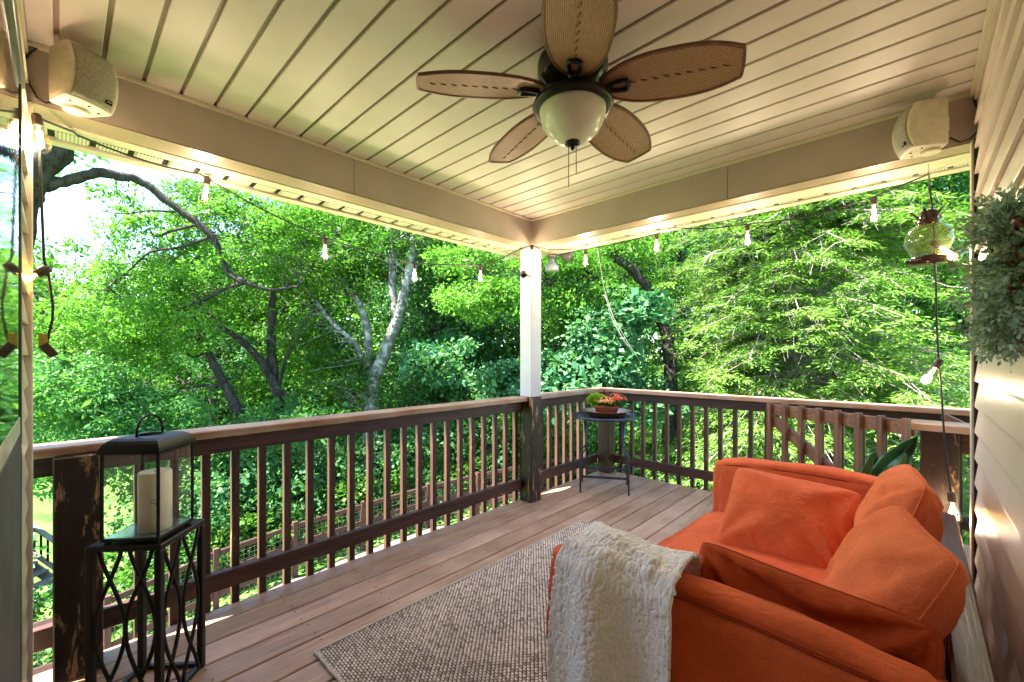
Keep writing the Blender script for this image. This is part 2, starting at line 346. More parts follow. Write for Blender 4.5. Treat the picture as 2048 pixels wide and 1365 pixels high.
# ------------------------------------------------------------------ object helpers
def tag(o, label=None, cat=None, group=None, kind=None):
    if label: o['label'] = label
    if cat: o['category'] = cat
    if group: o['group'] = group
    if kind: o['kind'] = kind
    return o
def thing(name, label, cat, loc=(0, 0, 0), group=None, rz=0):
    o = bpy.data.objects.new(name, None); COL.objects.link(o); o.location = loc; o.rotation_euler = (0, 0, rz)
    o.empty_display_size = 0.1
    return tag(o, label, cat, group)
def structure(name):
    o = bpy.data.objects.new(name, None); COL.objects.link(o); o['kind'] = 'structure'; return o
def link(name, me, mat=None, parent=None, world=True):
    """one mesh object; world=True: the mesh is in world coordinates, so undo the parent's location"""
    o = bpy.data.objects.new(name, me); COL.objects.link(o)
    if mat is not None and not me.materials: me.materials.append(mat)
    if parent is not None:
        o.parent = parent
        if world:
            top = parent; L = Vector((0, 0, 0))
            while top is not None: L += top.location; top = top.parent
            o.location = -L
    return o
class MB:
    def __init__(s): s.v = []; s.f = []
    def add(s, vs, fs):
        n = len(s.v); s.v.extend([tuple(p) for p in vs]); s.f.extend([tuple(i + n for i in f) for f in fs]); return s
    def box(s, lo, hi):
        x0, y0, z0 = lo; x1, y1, z1 = hi
        return s.add([(x0, y0, z0), (x1, y0, z0), (x1, y1, z0), (x0, y1, z0), (x0, y0, z1), (x1, y0, z1), (x1, y1, z1), (x0, y1, z1)],
                     [(3, 2, 1, 0), (4, 5, 6, 7), (0, 1, 5, 4), (1, 2, 6, 5), (2, 3, 7, 6), (3, 0, 4, 7)])
    def beam(s, a, b, w_, h_, up=(0, 0, 1)):
        a, b = Vector(a), Vector(b); d = (b - a).normalized(); u = Vector(up)
        side = d.cross(u).normalized() * w_ / 2; u = side.cross(d).normalized() * h_ / 2
        vs = [a - side - u, a + side - u, a + side + u, a - side + u, b - side - u, b + side - u, b + side + u, b - side + u]
        return s.add(vs, [(0, 1, 2, 3), (7, 6, 5, 4), (0, 4, 5, 1), (1, 5, 6, 2), (2, 6, 7, 3), (3, 7, 4, 0)])
    def tube(s, pts, radii, n=6, cap=True):
        pts = [Vector(p) for p in pts]
        if not hasattr(radii, '__len__'): radii = [radii] * len(pts)
        base = len(s.v); prev = None
        for i, p in enumerate(pts):
            d = (pts[min(i + 1, len(pts) - 1)] - pts[max(i - 1, 0)])
            d = d.normalized() if d.length > 1e-9 else Vector((0, 0, 1))
            if prev is None:
                a = d.orthogonal().normalized()
            else:
                a = (prev - d * prev.dot(d)); a = a.normalized() if a.length > 1e-6 else d.orthogonal().normalized()
            prev = a; b_ = d.cross(a)
            for k in range(n):
                t = 2 * math.pi * k / n
                s.v.append(tuple(p + (a * math.cos(t) + b_ * math.sin(t)) * radii[i]))
        for i in range(len(pts) - 1):
            for k in range(n):
                k2 = (k + 1) % n
                s.f.append((base + i * n + k, base + i * n + k2, base + (i + 1) * n + k2, base + (i + 1) * n + k))
        if cap:
            s.f.append(tuple(base + k for k in reversed(range(n)))); e = base + (len(pts) - 1) * n
            s.f.append(tuple(e + k for k in range(n)))
        return s
    def lathe(s, prof, c=(0, 0, 0), n=24, rot=None, capb=True, capt=True):
        base = len(s.v); c = Vector(c)
        for r_, z in prof:
            for k in range(n):
                t = 2 * math.pi * k / n; p = Vector((r_ * math.cos(t), r_ * math.sin(t), z))
                if rot is not None: p = rot @ p
                s.v.append(tuple(p + c))
        for i in range(len(prof) - 1):
            for k in range(n):
                k2 = (k + 1) % n
                s.f.append((base + i * n + k, base + i * n + k2, base + (i + 1) * n + k2, base + (i + 1) * n + k))
        if capb: s.f.append(tuple(base + k for k in reversed(range(n))))
        if capt: e = base + (len(prof) - 1) * n; s.f.append(tuple(e + k for k in range(n)))
        return s
    def mesh(s, name, mat, bevel=0, smooth=False, seg=1):
        me = bpy.data.meshes.new(name); me.from_pydata(s.v, [], s.f)
        if bevel or True:
            bm = bmesh.new(); bm.from_mesh(me)
            bmesh.ops.recalc_face_normals(bm, faces=bm.faces)
            if bevel: bmesh.ops.bevel(bm, geom=bm.edges[:], offset=bevel, segments=seg, affect='EDGES', clamp_overlap=True)
            bm.to_mesh(me); bm.free()
        if smooth: me.polygons.foreach_set('use_smooth', [True] * len(me.polygons))
        me.materials.append(mat); return me
    def build(s, name, mat, parent=None, bevel=0, smooth=False, world=True, seg=1):
        return link(name, s.mesh(name, mat, bevel, smooth, seg), None, parent, world)
def quads_mesh(name, V, mat, smooth=False):
    """V: (N,4,3) array -> one mesh of loose quads"""
    N = len(V); me = bpy.data.meshes.new(name)
    me.vertices.add(N * 4); me.vertices.foreach_set('co', np.ascontiguousarray(V, dtype=np.float32).ravel())
    me.loops.add(N * 4); me.loops.foreach_set('vertex_index', np.arange(N * 4, dtype=np.int32))
    me.polygons.add(N); me.polygons.foreach_set('loop_start', np.arange(0, N * 4, 4, dtype=np.int32))
    me.update(calc_edges=True); me.materials.append(mat); return me
def grid_mesh(name, P, mat, closed_u=False, smooth=True):
    """P: (nu,nv,3)"""
    nu, nv = P.shape[:2]; idx = np.arange(nu * nv).reshape(nu, nv)
    a = idx[:-1, :-1]; b = idx[1:, :-1]; c = idx[1:, 1:]; d = idx[:-1, 1:]
    F = np.stack([a, b, c, d], -1).reshape(-1, 4)
    if closed_u:
        F = np.concatenate([F, np.stack([idx[-1, :-1], idx[0, :-1], idx[0, 1:], idx[-1, 1:]], -1).reshape(-1, 4)])
    me = bpy.data.meshes.new(name); me.vertices.add(nu * nv); me.vertices.foreach_set('co', P.astype(np.float32).ravel())
    me.loops.add(F.size); me.loops.foreach_set('vertex_index', F.astype(np.int32).ravel())
    me.polygons.add(len(F)); me.polygons.foreach_set('loop_start', np.arange(0, F.size, 4, dtype=np.int32))
    if smooth: me.polygons.foreach_set('use_smooth', np.ones(len(F), dtype=bool))
    me.update(calc_edges=True)
    if mat: me.materials.append(mat)
    return me
def copy_tree(o, parent=None):
    c = o.copy(); COL.objects.link(c)
    if parent is not None: c.parent = parent
    for ch in list(o.children): copy_tree(ch, c)
    return c
def vnoise(P, scale, seed=0):
    """cheap smooth 3D value: sum of sines, good enough for soft creases"""
    r_ = np.random.default_rng(seed); out = np.zeros(P.shape[:-1])
    for k in range(7):
        d = r_.normal(size=3); d /= np.linalg.norm(d); f_ = scale * r_.uniform(0.5, 1.6)
        out += np.sin((P @ d) * f_ + r_.uniform(0, 6.28) + 1.3 * np.sin((P @ r_.normal(size=3)) * f_ * 0.4))
    return out / 7

# ================================================================== GROUND
FP = [(-20, 1275, 8), (215, 1197, 8.0), (432, 1102, 9.0), (600, 1045, 10.0), (725, 1007, 11.0), (856, 971, 12.2), (955, 948, 13.0), (1085, 920, 13.8),
      (1238, 905, 14.0), (1420, 894, 13.5), (1600, 887, 13.0), (1780, 881, 12.5), (1960, 878, 12.0), (2150, 870, 12.0)]
ftop = [atD(*p) for p in FP]
GC = [(p.x, p.y, p.z - 1.22) for p in ftop] + [(0, 0, -3.6), (-2.6, 2, -3.7), (-2.5, 5, -3.5), (3, 8, -2.9), (8, 3, -2.9), (-8, -6, -4.6), (-20, 0, -5.6), (-30, 20, -5.0),
      (-15, 30, -3.5), (5, 30, -1.0), (20, 20, 0.0), (-60, 60, -3), (60, 60, 3), (60, -60, 0), (-60, -60, -6), (-45, 45, -4)]
GC = np.array(GC)
def gz(x, y):
    x = np.asarray(x, float); y = np.asarray(y, float)
    d2 = (x[..., None] - GC[:, 0]) ** 2 + (y[..., None] - GC[:, 1]) ** 2 + 0.6
    w_ = 1 / d2 ** 1.6
    return (w_ * GC[:, 2]).sum(-1) / w_.sum(-1)
t_ = np.sinh(np.linspace(-5.2, 5.2, 221)) ; t_ = t_ / t_.max() * 600
gx, gy = np.meshgrid(t_, t_, indexing='ij')
gxw = gx - 5; gyw = gy + 6
P = np.stack([gxw, gyw, gz(gxw, gyw) + 0.03 * np.sin(gxw * 1.7) * np.sin(gyw * 1.3)], -1)
g_o = link('ground', grid_mesh('ground', P, M['ground'])); g_o['kind'] = 'structure'
def groundz(x, y): return float(gz(x, y)) + 0.03 * math.sin(x * 1.7) * math.sin(y * 1.3)
# dirt path just inside the fence
def inward(i):
    a = ftop[max(i - 1, 0)]; b = ftop[min(i + 1, len(ftop) - 1)]; d = (b - a); d.z = 0; d.normalize()
    n_ = Vector((d.y, -d.x, 0))
    if n_.dot(-Vector((ftop[i].x, ftop[i].y, 0))) < 0: n_ = -n_
    return n_
rows = []
for i in range(0, 8):
    for s_ in range(12):
        t = s_ / 12; a = ftop[i].lerp(ftop[i + 1], t); n_ = inward(i).lerp(inward(i + 1), t)
        k = i * 12 + s_; w0 = 0.08 + 0.08 * math.sin(k * 0.7); w1 = 1.5 + 0.22 * math.sin(k * 0.43 + 1) + 0.1 * math.sin(k * 1.9)
        rows.append([a + n_ * (w0 + (w1 - w0) * q / 6) for q in range(7)])
PP = np.array([[(p.x, p.y, groundz(p.x, p.y) + 0.07 - 0.06 * (j in (0, 6))) for j, p in enumerate(r_)] for r_ in rows])
d_o = link('dirt_path', grid_mesh('dirt_path', PP, M['dirt'])); d_o['kind'] = 'structure'

# grass blades on the lawn within sight of the rail
N = 60000
gxr = rng.uniform(-13, 1, N); gyr = rng.uniform(-3, 14, N)
D_ = -SS * gxr + CC * gyr; keep = (D_ > 5) & (D_ < 15) & ~((gxr > -2.7) & (gyr < 4.5))
fa_ = np.array([(p.x, p.y) for r0_ in rows for p in r0_[1:6:2]]); keep &= (np.min((gxr[:, None] - fa_[:, 0]) ** 2 + (gyr[:, None] - fa_[:, 1]) ** 2, 1) > 0.2); gxr, gyr = gxr[keep], gyr[keep]; N = len(gxr)
base = np.stack([gxr, gyr, gz(gxr, gyr) + 0.03 * np.sin(gxr * 1.7) * np.sin(gyr * 1.3)], -1)
an = rng.uniform(0, 6.28, N); hgt = rng.uniform(0.04, 0.12, N) * (0.6 + 0.8 * (np.sin(gxr * 2.1) * np.sin(gyr * 1.7) > 0.1)); wd = rng.uniform(0.006, 0.014, N)
sd = np.stack([np.cos(an), np.sin(an), 0 * an], -1) * wd[:, None]
ln = np.stack([rng.normal(0, 0.03, N), rng.normal(0, 0.03, N), hgt], -1)
V = np.stack([base - sd, base + sd, base + sd * 0.2 + ln, base - sd * 0.2 + ln], 1)
tag(link('grass', quads_mesh('grass', V, M['grass'])), 'short green lawn grass growing between the deck and the brown fence', 'grass', kind='stuff')

# ================================================================== DECK
deck = structure('deck')
XL, YN, YR = -2.61, -0.085, 4.29
bw, gap = 0.150, 0.005
edges = [XL + 0.0]; x = -2.475
xs = [(XL, -2.4775)]
while x < 3.0:
    xs.append((x, x + 0.1465)); x += 0.155
for i, (a, b) in enumerate(xs):
    if a > 0.19 + 1.2: break
    y0 = YN + 0.002 if a < 0.19 else 2.86
    y0 += 0; yj = None
    MB().box((a, y0, -0.035), (b, YR, 0.0)).build('deck_board', M['deck'], deck, bevel=0.004)
MB().box((XL + 0.005, YN, -0.25), (XL + 0.04, YR - 0.04, -0.037)).box((XL + 0.005, YR - 0.04, -0.25), (1.5, YR - 0.005, -0.037)).build('rim_joist', M['stain_y'], deck)
j = MB()
for k in range(11): j.box((XL + 0.045, 0.0 + k * 0.4, -0.22), (1.4, 0.04 + k * 0.4, -0.038))
j.build('floor_joist', M['stain_x'], deck)
scr = MB()
for i, (a, b) in enumerate(xs):
    if a > 1.3: break
    for k in range(11):
        for fx_ in (0.03, 0.115):
            if a + fx_ < b and (a < 0.19 or k > 7): scr.lathe([(0.0042, -0.001), (0.0042, 0.0006)], (a + fx_, 0.02 + k * 0.4 + random.gauss(0, 0.004), 0), 7)
scr.build('deck_screws', M['dark'], deck)['kind'] = 'stuff'
pst = MB()
for px_, py_ in ((-2.5, 0.1), (-2.5, 2.9), (-2.5, 4.15), (0.4, 4.15)):
    pst.box((px_ - 0.07, py_ - 0.07, groundz(px_, py_) - 0.2), (px_ + 0.07, py_ + 0.07, -0.26))
pst.build('support_post', M['stain_z'], deck)

# ================================================================== HOUSE WALLS, CEILING, BEAMS
def siding_wall(nm, axis, fixed, a0, a1, z0, z1, sgn, mat, holes=()):
    """lapped boards on the plane axis=fixed; sgn: outward direction"""
    wroot = structure(nm); z = z0; h = 0.114
    while z < z1 - 0.005:
        zt = min(z + h, z1); spans = [(a0, a1)]
        for (h0, h1, hz0, hz1) in holes:
            if zt > hz0 and z < hz1:
                spans = [s2 for (q0, q1) in spans for s2 in ((q0, min(q1, h0)), (max(q0, h1), q1)) if s2[1] - s2[0] > 0.01]
        for (q0, q1) in spans:
            prof = [(0.0, zt), (0.002, zt), (0.003, zt - 0.012), (0.016, z + 0.004), (0.016, z - 0.006), (0.0, z - 0.002)]
            m = MB(); vs_ = []
            for q in (q0, q1):
                for (o_, zz) in prof:
                    p = (fixed + sgn * o_, q, zz) if axis == 'x' else (q, fixed + sgn * o_, zz)
                    vs_.append(p)
            n = len(prof); fs = [tuple(range(n)), tuple(range(2 * n - 1, n - 1, -1))]
            fs += [(i_, (i_ + 1) % n, (i_ + 1) % n + n, i_ + n) for i_ in range(n)]
            m.add(vs_, fs); m.build('siding_board', mat, wroot)
        z += h
    return wroot
WX = 0.19
wall_r = siding_wall('right_wall', 'x', WX + 0.013, YN, 2.80, -0.06, 2.5, -1, M['siding'])
MB().box((WX - 0.012, 2.795, -0.06), (WX + 0.06, 2.862, 2.262)).build('corner_trim', M['trim'], wall_r, bevel=0.003)
MB().box((WX - 0.004, 2.775, -0.06), (WX + 0.012, 2.793, 2.262)).build('corner_channel', M['dark'], wall_r)
MB().box((WX + 0.013, 2.80, -3.6), (3.5, 2.85, 2.5)).build('rear_sheathing', M['cream'], wall_r)
MB().box((WX + 0.016, -5, -3.8), (3.5, 2.795, 2.49)).build('house_core', M['housecore'], wall_r)
WY = -0.085
WINX0, WINX1, WZ0, WZ1 = -1.95, -0.75, 0.05, 2.10
wall_l = siding_wall('left_wall', 'y', WY - 0.013, -2.44, WX, -0.06, 2.5, 1, M['siding_x'], holes=[(WINX0, WINX1, WZ0, WZ1)])
MB().box((-2.475, WY - 0.09, -0.3), (-2.435, WY + 0.014, 2.262)).build('corner_trim', M['trim'], wall_l, bevel=0.003)
MB().box((-2.433, WY - 0.06, -3.8), (0.2, WY - 0.016, 2.49)).box((-2.433, -5, -3.8), (WX + 0.014, WY - 0.062, 2.488)).build('house_core', M['housecore'], wall_l)
# storm door / window in the left wall
dr = thing('storm_door', 'tall storm door with reflecting glass above a grey lower panel, at the left edge', 'door', ((WINX0 + WINX1) / 2, WY, 0))
fy0, fy1 = WY - 0.012, WY + 0.001
MB().box((WINX0, fy0, WZ0), (WINX0 + 0.035, fy1 + 0.006, WZ1)).box((WINX1 - 0.035, fy0, WZ0), (WINX1, fy1 + 0.006, WZ1)).build('door_jamb', M['darkframe'], dr, bevel=0.002)
MB().box((WINX0 - 0.0, fy0, WZ1 + 0.001), (WINX1, fy1 + 0.012, WZ1 + 0.05)).build('head_trim', M['alum'], dr, bevel=0.002)
MB().box((WINX0 + 0.036, fy0, 1.07), (WINX1 - 0.036, fy1 + 0.004, 1.12)).build('middle_rail', M['alumlight'], dr, bevel=0.002)
MB().box((WINX0 + 0.036, fy0, 1.122), (WINX1 - 0.036, WY + 0.004, WZ1 - 0.002)).build('glass_pane', M['window'], dr)
MB().box((WINX0 + 0.036, fy0, WZ0), (WINX1 - 0.036, WY + 0.006, 1.068)).build('lower_panel', M['kick'], dr)

ceil = structure('porch_ceiling')
ZC = 2.50
y = -0.075 - 0.004
ysp = [YN + 0.0]; k = 0
gpos = [-0.009 + 0.1305 * k for k in range(0, 23)]
prev = YN
for g_ in gpos:
    if g_ - 0.0075 > prev:
        m = MB()
        y0, y1 = prev, min(g_ - 0.0075, 2.85)
        m.box((-2.46, y0, ZC), (WX, y1, ZC + 0.012))
        m.build('ceiling_board', M['ceiling'], ceil, bevel=0.002)
    prev = g_ + 0.0075
if prev < 2.85: MB().box((-2.46, prev, ZC), (WX, 2.85, ZC + 0.012)).build('ceiling_board', M['ceiling'], ceil, bevel=0.002)
MB().box((-2.5, YN, ZC + 0.013), (WX + 0.01, 2.9, ZC + 0.02)).build('groove_backing', M['groove'], ceil)
MB().box((-2.46, YN, ZC - 0.020), (-2.447, 2.85, ZC - 0.001)).build('ceiling_trim', M['cream'], ceil, bevel=0.002)
MB().box((-2.446, 2.837, ZC - 0.020), (WX, 2.85, ZC - 0.001)).build('ceiling_trim', M['cream'], ceil, bevel=0.002)
MB().box((WX - 0.014, YN, ZC - 0.03), (WX + 0.01, 2.836, ZC - 0.001)).build('ceiling_trim', M['cream'], ceil, bevel=0.002)
MB().box((-2.9, -5, ZC + 0.03), (3.6, 3.3, ZC + 0.12)).build('roof_slab', M['roof'], ceil)

ZB = 2.27
bl = structure('left_beam')
for (a, b) in ((-0.6, 1.216), (1.219, 2.99)):
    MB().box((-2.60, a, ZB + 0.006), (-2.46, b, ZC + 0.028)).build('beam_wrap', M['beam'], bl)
MB().box((-2.599, -0.6, ZB), (-2.463, 2.99, ZB + 0.005)).build('beam_underside', M['beamundershade'], bl)
br_ = structure('rear_beam')
for (a, b) in ((-2.4595, -0.8535), (-0.8505, 3.5)):
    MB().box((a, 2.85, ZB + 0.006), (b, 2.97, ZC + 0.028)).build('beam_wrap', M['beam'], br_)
MB().box((-2.4595, 2.853, ZB), (3.5, 2.969, ZB + 0.005)).build('beam_underside', M['beamundershade'], br_)
# soffit with vents, outside the beams
sof = structure('left_soffit')
MB().box((-2.68, -0.6, ZB - 0.006), (-2.602, 3.232, ZB + 0.02)).build('soffit_strip', M['cream'], sof, bevel=0.002)
MB().box((-2.80, -0.6, ZB + 0.008), (-2.681, 3.232, ZB + 0.02)).build('soffit_recess', M['dark'], sof)
yy = -0.55; vm = None
while yy < 3.1:
    if vm is None:
        vm = MB().box((-0.050, 0.010, -0.012), (0.050, 0.118, 0.0)).mesh('vent_panel', M['vent'], bevel=0.008, seg=2)
    o = link('vent_panel', vm, None, sof, False); o.location = (-2.735, yy + 0.005, ZB + 0.008); yy += 0.13
MB().box((-2.86, -0.6, ZB - 0.012), (-2.80, 3.232, ZB + 0.12)).build('fascia', M['cream'], sof, bevel=0.004)
MB().box((-2.93, -0.6, ZB + 0.06), (-2.862, 3.30, ZB + 0.17)).build('gutter', M['cream'], sof, bevel=0.01)
sof2 = structure('rear_soffit')
MB().box((-2.601, 2.971, ZB - 0.006), (3.5, 3.12, ZB + 0.02)).build('soffit_strip', M['cream'], sof2, bevel=0.002)
MB().box((-2.60, 3.121, ZB + 0.004), (3.5, 3.165, ZB + 0.02)).build('soffit_recess', M['dark'], sof2)
vm2 = MB().box((0.008, -0.018, -0.008), (0.12, 0.018, 0.0)).mesh('vent_panel', M['vent'], bevel=0.005, seg=2)
xx = -2.6
while xx < 1.0:
    o = link('vent_panel', vm2, None, sof2, False); o.location = (xx, 3.143, ZB + 0.004); xx += 0.13
MB().box((-2.799, 3.166, ZB - 0.012), (3.5, 3.231, ZB + 0.12)).build('fascia', M['cream'], sof2, bevel=0.004)

# ================================================================== RAILINGS AND POSTS
def post(name, label, x0, y0, x1, y1, z1, mat=M['stain_z'], white=None, group=None):
    t = thing(name, label, 'post', ((x0 + x1) / 2, (y0 + y1) / 2, 0), group)
    MB().box((x0, y0, 0.001), (x1, y1, z1)).build('lower_post', mat, t, bevel=0.005)
    if white:
        MB().box((x0 + 0.002, y0 + 0.002, z1 + 0.001), (x1 - 0.002, y1 - 0.002, white)).build('upper_post', M['whitepost'], t, bevel=0.004)
    return t
CZ0, CZ1 = 0.895, 0.933
post('railing_post', 'dark worn railing post with scraped tan patches beside the black lantern stand', -2.600, -0.020, -2.460, 0.125, CZ0 - 0.001, M['post'])
pm = post('porch_post', 'porch corner post, white above the rail and dark brown below', -2.600, 2.850, -2.460, 2.990, CZ1, M['post'], ZB - 0.007)
post('railing_post', 'brown railing corner post behind the small round side table', -2.600, 4.150, -2.460, 4.289, CZ0 - 0.001)
post('railing_post', 'wide dark brown post between the gate and the right wall', 0.015, 3.10, 0.160, 3.24, 0.91, M['post'])
balm = {}
def baluster(parent, x, y, z0, z1, mat, s=0.036):
    key = (round(z1 - z0, 3), mat.name, s)
    if key not in balm:
        balm[key] = MB().box((-s / 2, -s / 2, 0), (s / 2, s / 2, z1 - z0)).mesh('baluster', mat, bevel=0.002)
    o = link('baluster', balm[key], None, None); o.parent = parent
    o.location = Vector((x, y, z0)) - parent.location
    return o
def railing(label, axis, c_in, a0, a1, cuts, bal, cap=True, group='deck railing sections', a0c=None, a1c=None):
    """c_in: inner face coordinate of the rails; outward is -x or +y"""
    loc = (c_in, (a0 + a1) / 2, 0) if axis == 'y' else ((a0 + a1) / 2, c_in, 0)
    t = thing('deck_railing', label, 'railing', loc, group)
    m = M['stain_y'] if axis == 'y' else M['stain_x']; cm = M['cap_y'] if axis == 'y' else M['cap_x']
    def bx(i0, i1, z0, z1, q0, q1, nm, mt, bev):
        if axis == 'y': MB().box((c_in - i1, q0, z0), (c_in - i0, q1, z1)).build(nm, mt, t, bevel=bev)
        else: MB().box((q0, c_in + i0, z0), (q1, c_in + i1, z1)).build(nm, mt, t, bevel=bev)
    bx(-0.0, 0.038, 0.806, 0.894, a0, a1, 'top_rail', m, 0.003)
    bx(-0.0, 0.038, 0.105, 0.194, a0, a1, 'bottom_rail', m, 0.003)
    if cap: bx(-0.072, 0.085, CZ0, CZ1, a0 if a0c is None else a0c, a1 if a1c is None else a1c, 'cap_rail', cm, 0.005)
    for b in bal:
        x_, y_ = (c_in - 0.057, b) if axis == 'y' else (b, c_in + 0.057)
        baluster(t, x_, y_, -0.10, 0.85, M['stain_z'])
    return t
# rails run on the outer side of the posts
railing('left deck railing running from the worn post to the white porch post', 'y', -2.572, -0.075, 2.849, None,
        [0.767 + 0.1285 * k for k in range(-4, 17)], a0c=-0.086)
railing('short deck railing between the white porch post and the far corner', 'y', -2.602, 2.991, 4.149, None,
        [3.095 + 0.1285 * k for k in range(0, 8)], a1c=4.35)
railing('rear deck railing behind the side table and the orange sofa', 'x', 4.252, -2.459, 1.4, None,
        [-2.395 + 0.1305 * k for k in range(0, 29)], a0c=-2.53)
# short cap and stub rail by the wall
sr = thing('deck_railing', 'stub of railing cap on the wide post beside the right wall', 'railing', (0.1, 3.15, 0), 'deck railing sections')
MB().box((-0.02, 3.07, 0.911), (0.60, 3.26, 0.949)).build('cap_rail', M['cap_x'], sr, bevel=0.004)
MB().box((0.161, 3.15, 0.80), (0.9, 3.188, 0.905)).build('top_rail', M['stain_x'], sr, bevel=0.003)
# sloping stair rail beyond
st = thing('stair_rail', 'sloping brown stair handrail going down beyond the wide post', 'railing', (0.4, 3.8, 0))
MB().beam((0.12, 3.75, 0.93), (1.3, 3.75, 0.25), 0.09, 0.035).build('handrail', M['gate_x'], st, bevel=0.003)
MB().beam((0.12, 3.75, 0.82), (1.3, 3.75, 0.14), 0.036, 0.085).build('top_rail', M['stain_x'], st, bevel=0.003)
# gate, standing open against the rear rail
gA, gB = Vector((0.00, 3.50, 0)), Vector((-0.86, 3.985, 0))
gt = thing('deck_gate', 'open wooden gate with a diagonal brace standing against the rear railing', 'gate', gA)
gd = (gB - gA); gl_ = gd.length; gd.normalize(); gn = Vector((gd.y, -gd.x, 0))
if gn.dot(Vector((0, -1, 0))) < 0: gn = -gn
ob = 0.022
MB().beam(gA + Vector((0, 0, 0.865)), gB + Vector((0, 0, 0.865)), 0.034, 0.088).build('top_rail', M['gate_x'], gt, bevel=0.003)
MB().beam(gA + Vector((0, 0, 0.16)), gB + Vector((0, 0, 0.16)), 0.034, 0.088).build('bottom_rail', M['gate_x'], gt, bevel=0.003)
MB().beam(gA + gd * 0.06 + Vector((0, 0, 0.21)), gB - gd * 0.02 + Vector((0, 0, 0.79)), 0.030, 0.085).build('diagonal_brace', M['gate_x'], gt, bevel=0.003)
for k in range(8):
    p = gA + gd * (0.03 + k * (gl_ - 0.05) / 7) + gn * 0.036
    MB().beam(p + Vector((0, 0, 0.06)), p + Vector((0, 0, 0.925)), 0.036, 0.036, up=gn).build('picket', M['gate_z'], gt, bevel=0.003)

# ================================================================== CEILING FAN
FC = Vector((-1.014, 1.43, 2.5))
fan = thing('ceiling_fan', 'bronze ceiling fan with five woven rattan blades and a frosted bowl light', 'ceiling fan', FC)
def L(p): return Vector(p) + FC
MB().lathe([(0.02, -0.001), (0.135, -0.001), (0.142, -0.02), (0.142, -0.05), (0.128, -0.085), (0.098, -0.115), (0.075, -0.125), (0.075, -0.150), (0.02, -0.151)], FC, 40).build('motor_housing', M['bronze'], fan, smooth=True)
m = MB()
for k in range(15):
    a = 2 * math.pi * k / 15
    for dd in (-0.07, 0.0, 0.07):
        c_, s_ = math.cos(a + dd), math.sin(a + dd)
        p0 = L((0.1305 * c_, 0.1305 * s_, -0.078)); p1 = L((0.104 * c_, 0.104 * s_, -0.108)); m.beam(p0 + Vector((0.002 * c_, 0.002 * s_, 0)), p1 + Vector((0.002 * c_, 0.002 * s_, 0)), 0.005, 0.004)
m.build('vent_slots', M['dark'], fan)['kind'] = 'stuff'
MB().lathe([(0.05, -0.150), (0.115, -0.156), (0.155, -0.172), (0.163, -0.19), (0.158, -0.203), (0.136, -0.205), (0.05, -0.196)], FC, 48).build('light_rim', M['bronze'], fan, smooth=True)
MB().lathe([(0.134, -0.200), (0.134, -0.215), (0.126, -0.25), (0.108, -0.285), (0.078, -0.315), (0.045, -0.332), (0.010, -0.338)], FC, 48).build('bowl_shade', M['frost'], fan, smooth=True)
MB().lathe([(0.030, -0.334), (0.032, -0.342), (0.022, -0.35), (0.008, -0.353), (0.008, -0.362), (0.003, -0.366)], FC, 24).build('finial', M['bronze'], fan, smooth=True)
for (dx, dy, ln_) in ((0.018, 0.0, 0.12), (-0.012, -0.010, 0.17)):
    cp = MB().tube([L((dx, dy, -0.345)), L((dx, dy, -0.345 - ln_))], 0.0016, 5).build('pull_chain', M['bronze'], fan)
# blade outline (x along blade from root .13 to .60)
def bladew(t):
    return 0.098 * (math.sin(math.pi * min(1, (t * 0.80 + 0.10))) ** 0.62)
bl_pts = []
nB = 26
for i in range(nB + 1):
    t = i / nB; bl_pts.append((0.115 + 0.485 * t, 0.098 * (0.42 + 0.58 * math.sin(math.pi * (0.04 + 0.62 * t) ** 1.0) ** 1.15) if t > 0 else 0.03))
def blade_outline():
    up = []; Lb = 0.50
    for i in range(0, 41):
        t = i / 40
        # egg-shaped: narrow rounded root, widest at 60%, blunt tip
        w_ = 0.117 * (1 - abs((t - 0.58) / 0.58) ** 2.5) ** 0.60 if t <= 0.58 else 0.117 * (1 - ((t - 0.58) / 0.42) ** 2.4 * 0.40)
        up.append((0.105 + Lb * t, max(w_, 0.0)))
    # round tip
    xe, we = up[-1]; tip = []
    for k in range(1, 12):
        a = k / 12; tip.append((xe + 0.016 * math.sin(math.pi * a) ** 0.5, we * math.cos(math.pi * a)))
    return up + tip + [(x_, -y_) for x_, y_ in reversed(up[1:])]
ol = blade_outline()
def offset_outline(ol, d):
    cx = sum(p[0] for p in ol) / len(ol); out = []
    n = len(ol)
    for i in range(n):
        a = Vector(ol[i - 1]); b = Vector(ol[(i + 1) % n]); t = (b - a)
        if t.length < 1e-6: t = Vector((1, 0))
        t.normalize(); nn = Vector((t.y, -t.x)); p = Vector(ol[i])
        out.append(tuple(p - nn * d if (p - nn * d - Vector((cx, 0))).length < (p + nn * d - Vector((cx, 0))).length else p + nn * d))
    return out
def prism(ol, z0, z1):
    n = len(ol); vs_ = [(x_, y_, z0) for x_, y_ in ol] + [(x_, y_, z1) for x_, y_ in ol]
    return MB().add(vs_, [tuple(range(n - 1, -1, -1)), tuple(range(n, 2 * n))] + [(i, (i + 1) % n, (i + 1) % n + n, i + n) for i in range(n)])
rim_me = MB(); n = len(ol); inn = offset_outline(ol, 0.009)
vs_ = [(x_, y_, -0.006) for x_, y_ in ol] + [(x_, y_, -0.006) for x_, y_ in inn] + [(x_, y_, 0.006) for x_, y_ in inn] + [(x_, y_, 0.006) for x_, y_ in ol]
fs = []
for i in range(n):
    i2 = (i + 1) % n
    for q in range(4): q2 = (q + 1) % 4; fs.append((q * n + i, q * n + i2, q2 * n + i2, q2 * n + i))
rim_me.add(vs_, fs); rim_mesh = rim_me.mesh('blade_rim', M['rattanrim'], smooth=False)
blade_mesh = prism(inn, -0.003, 0.003).mesh('blade', M['rattan'])
st_me = MB()
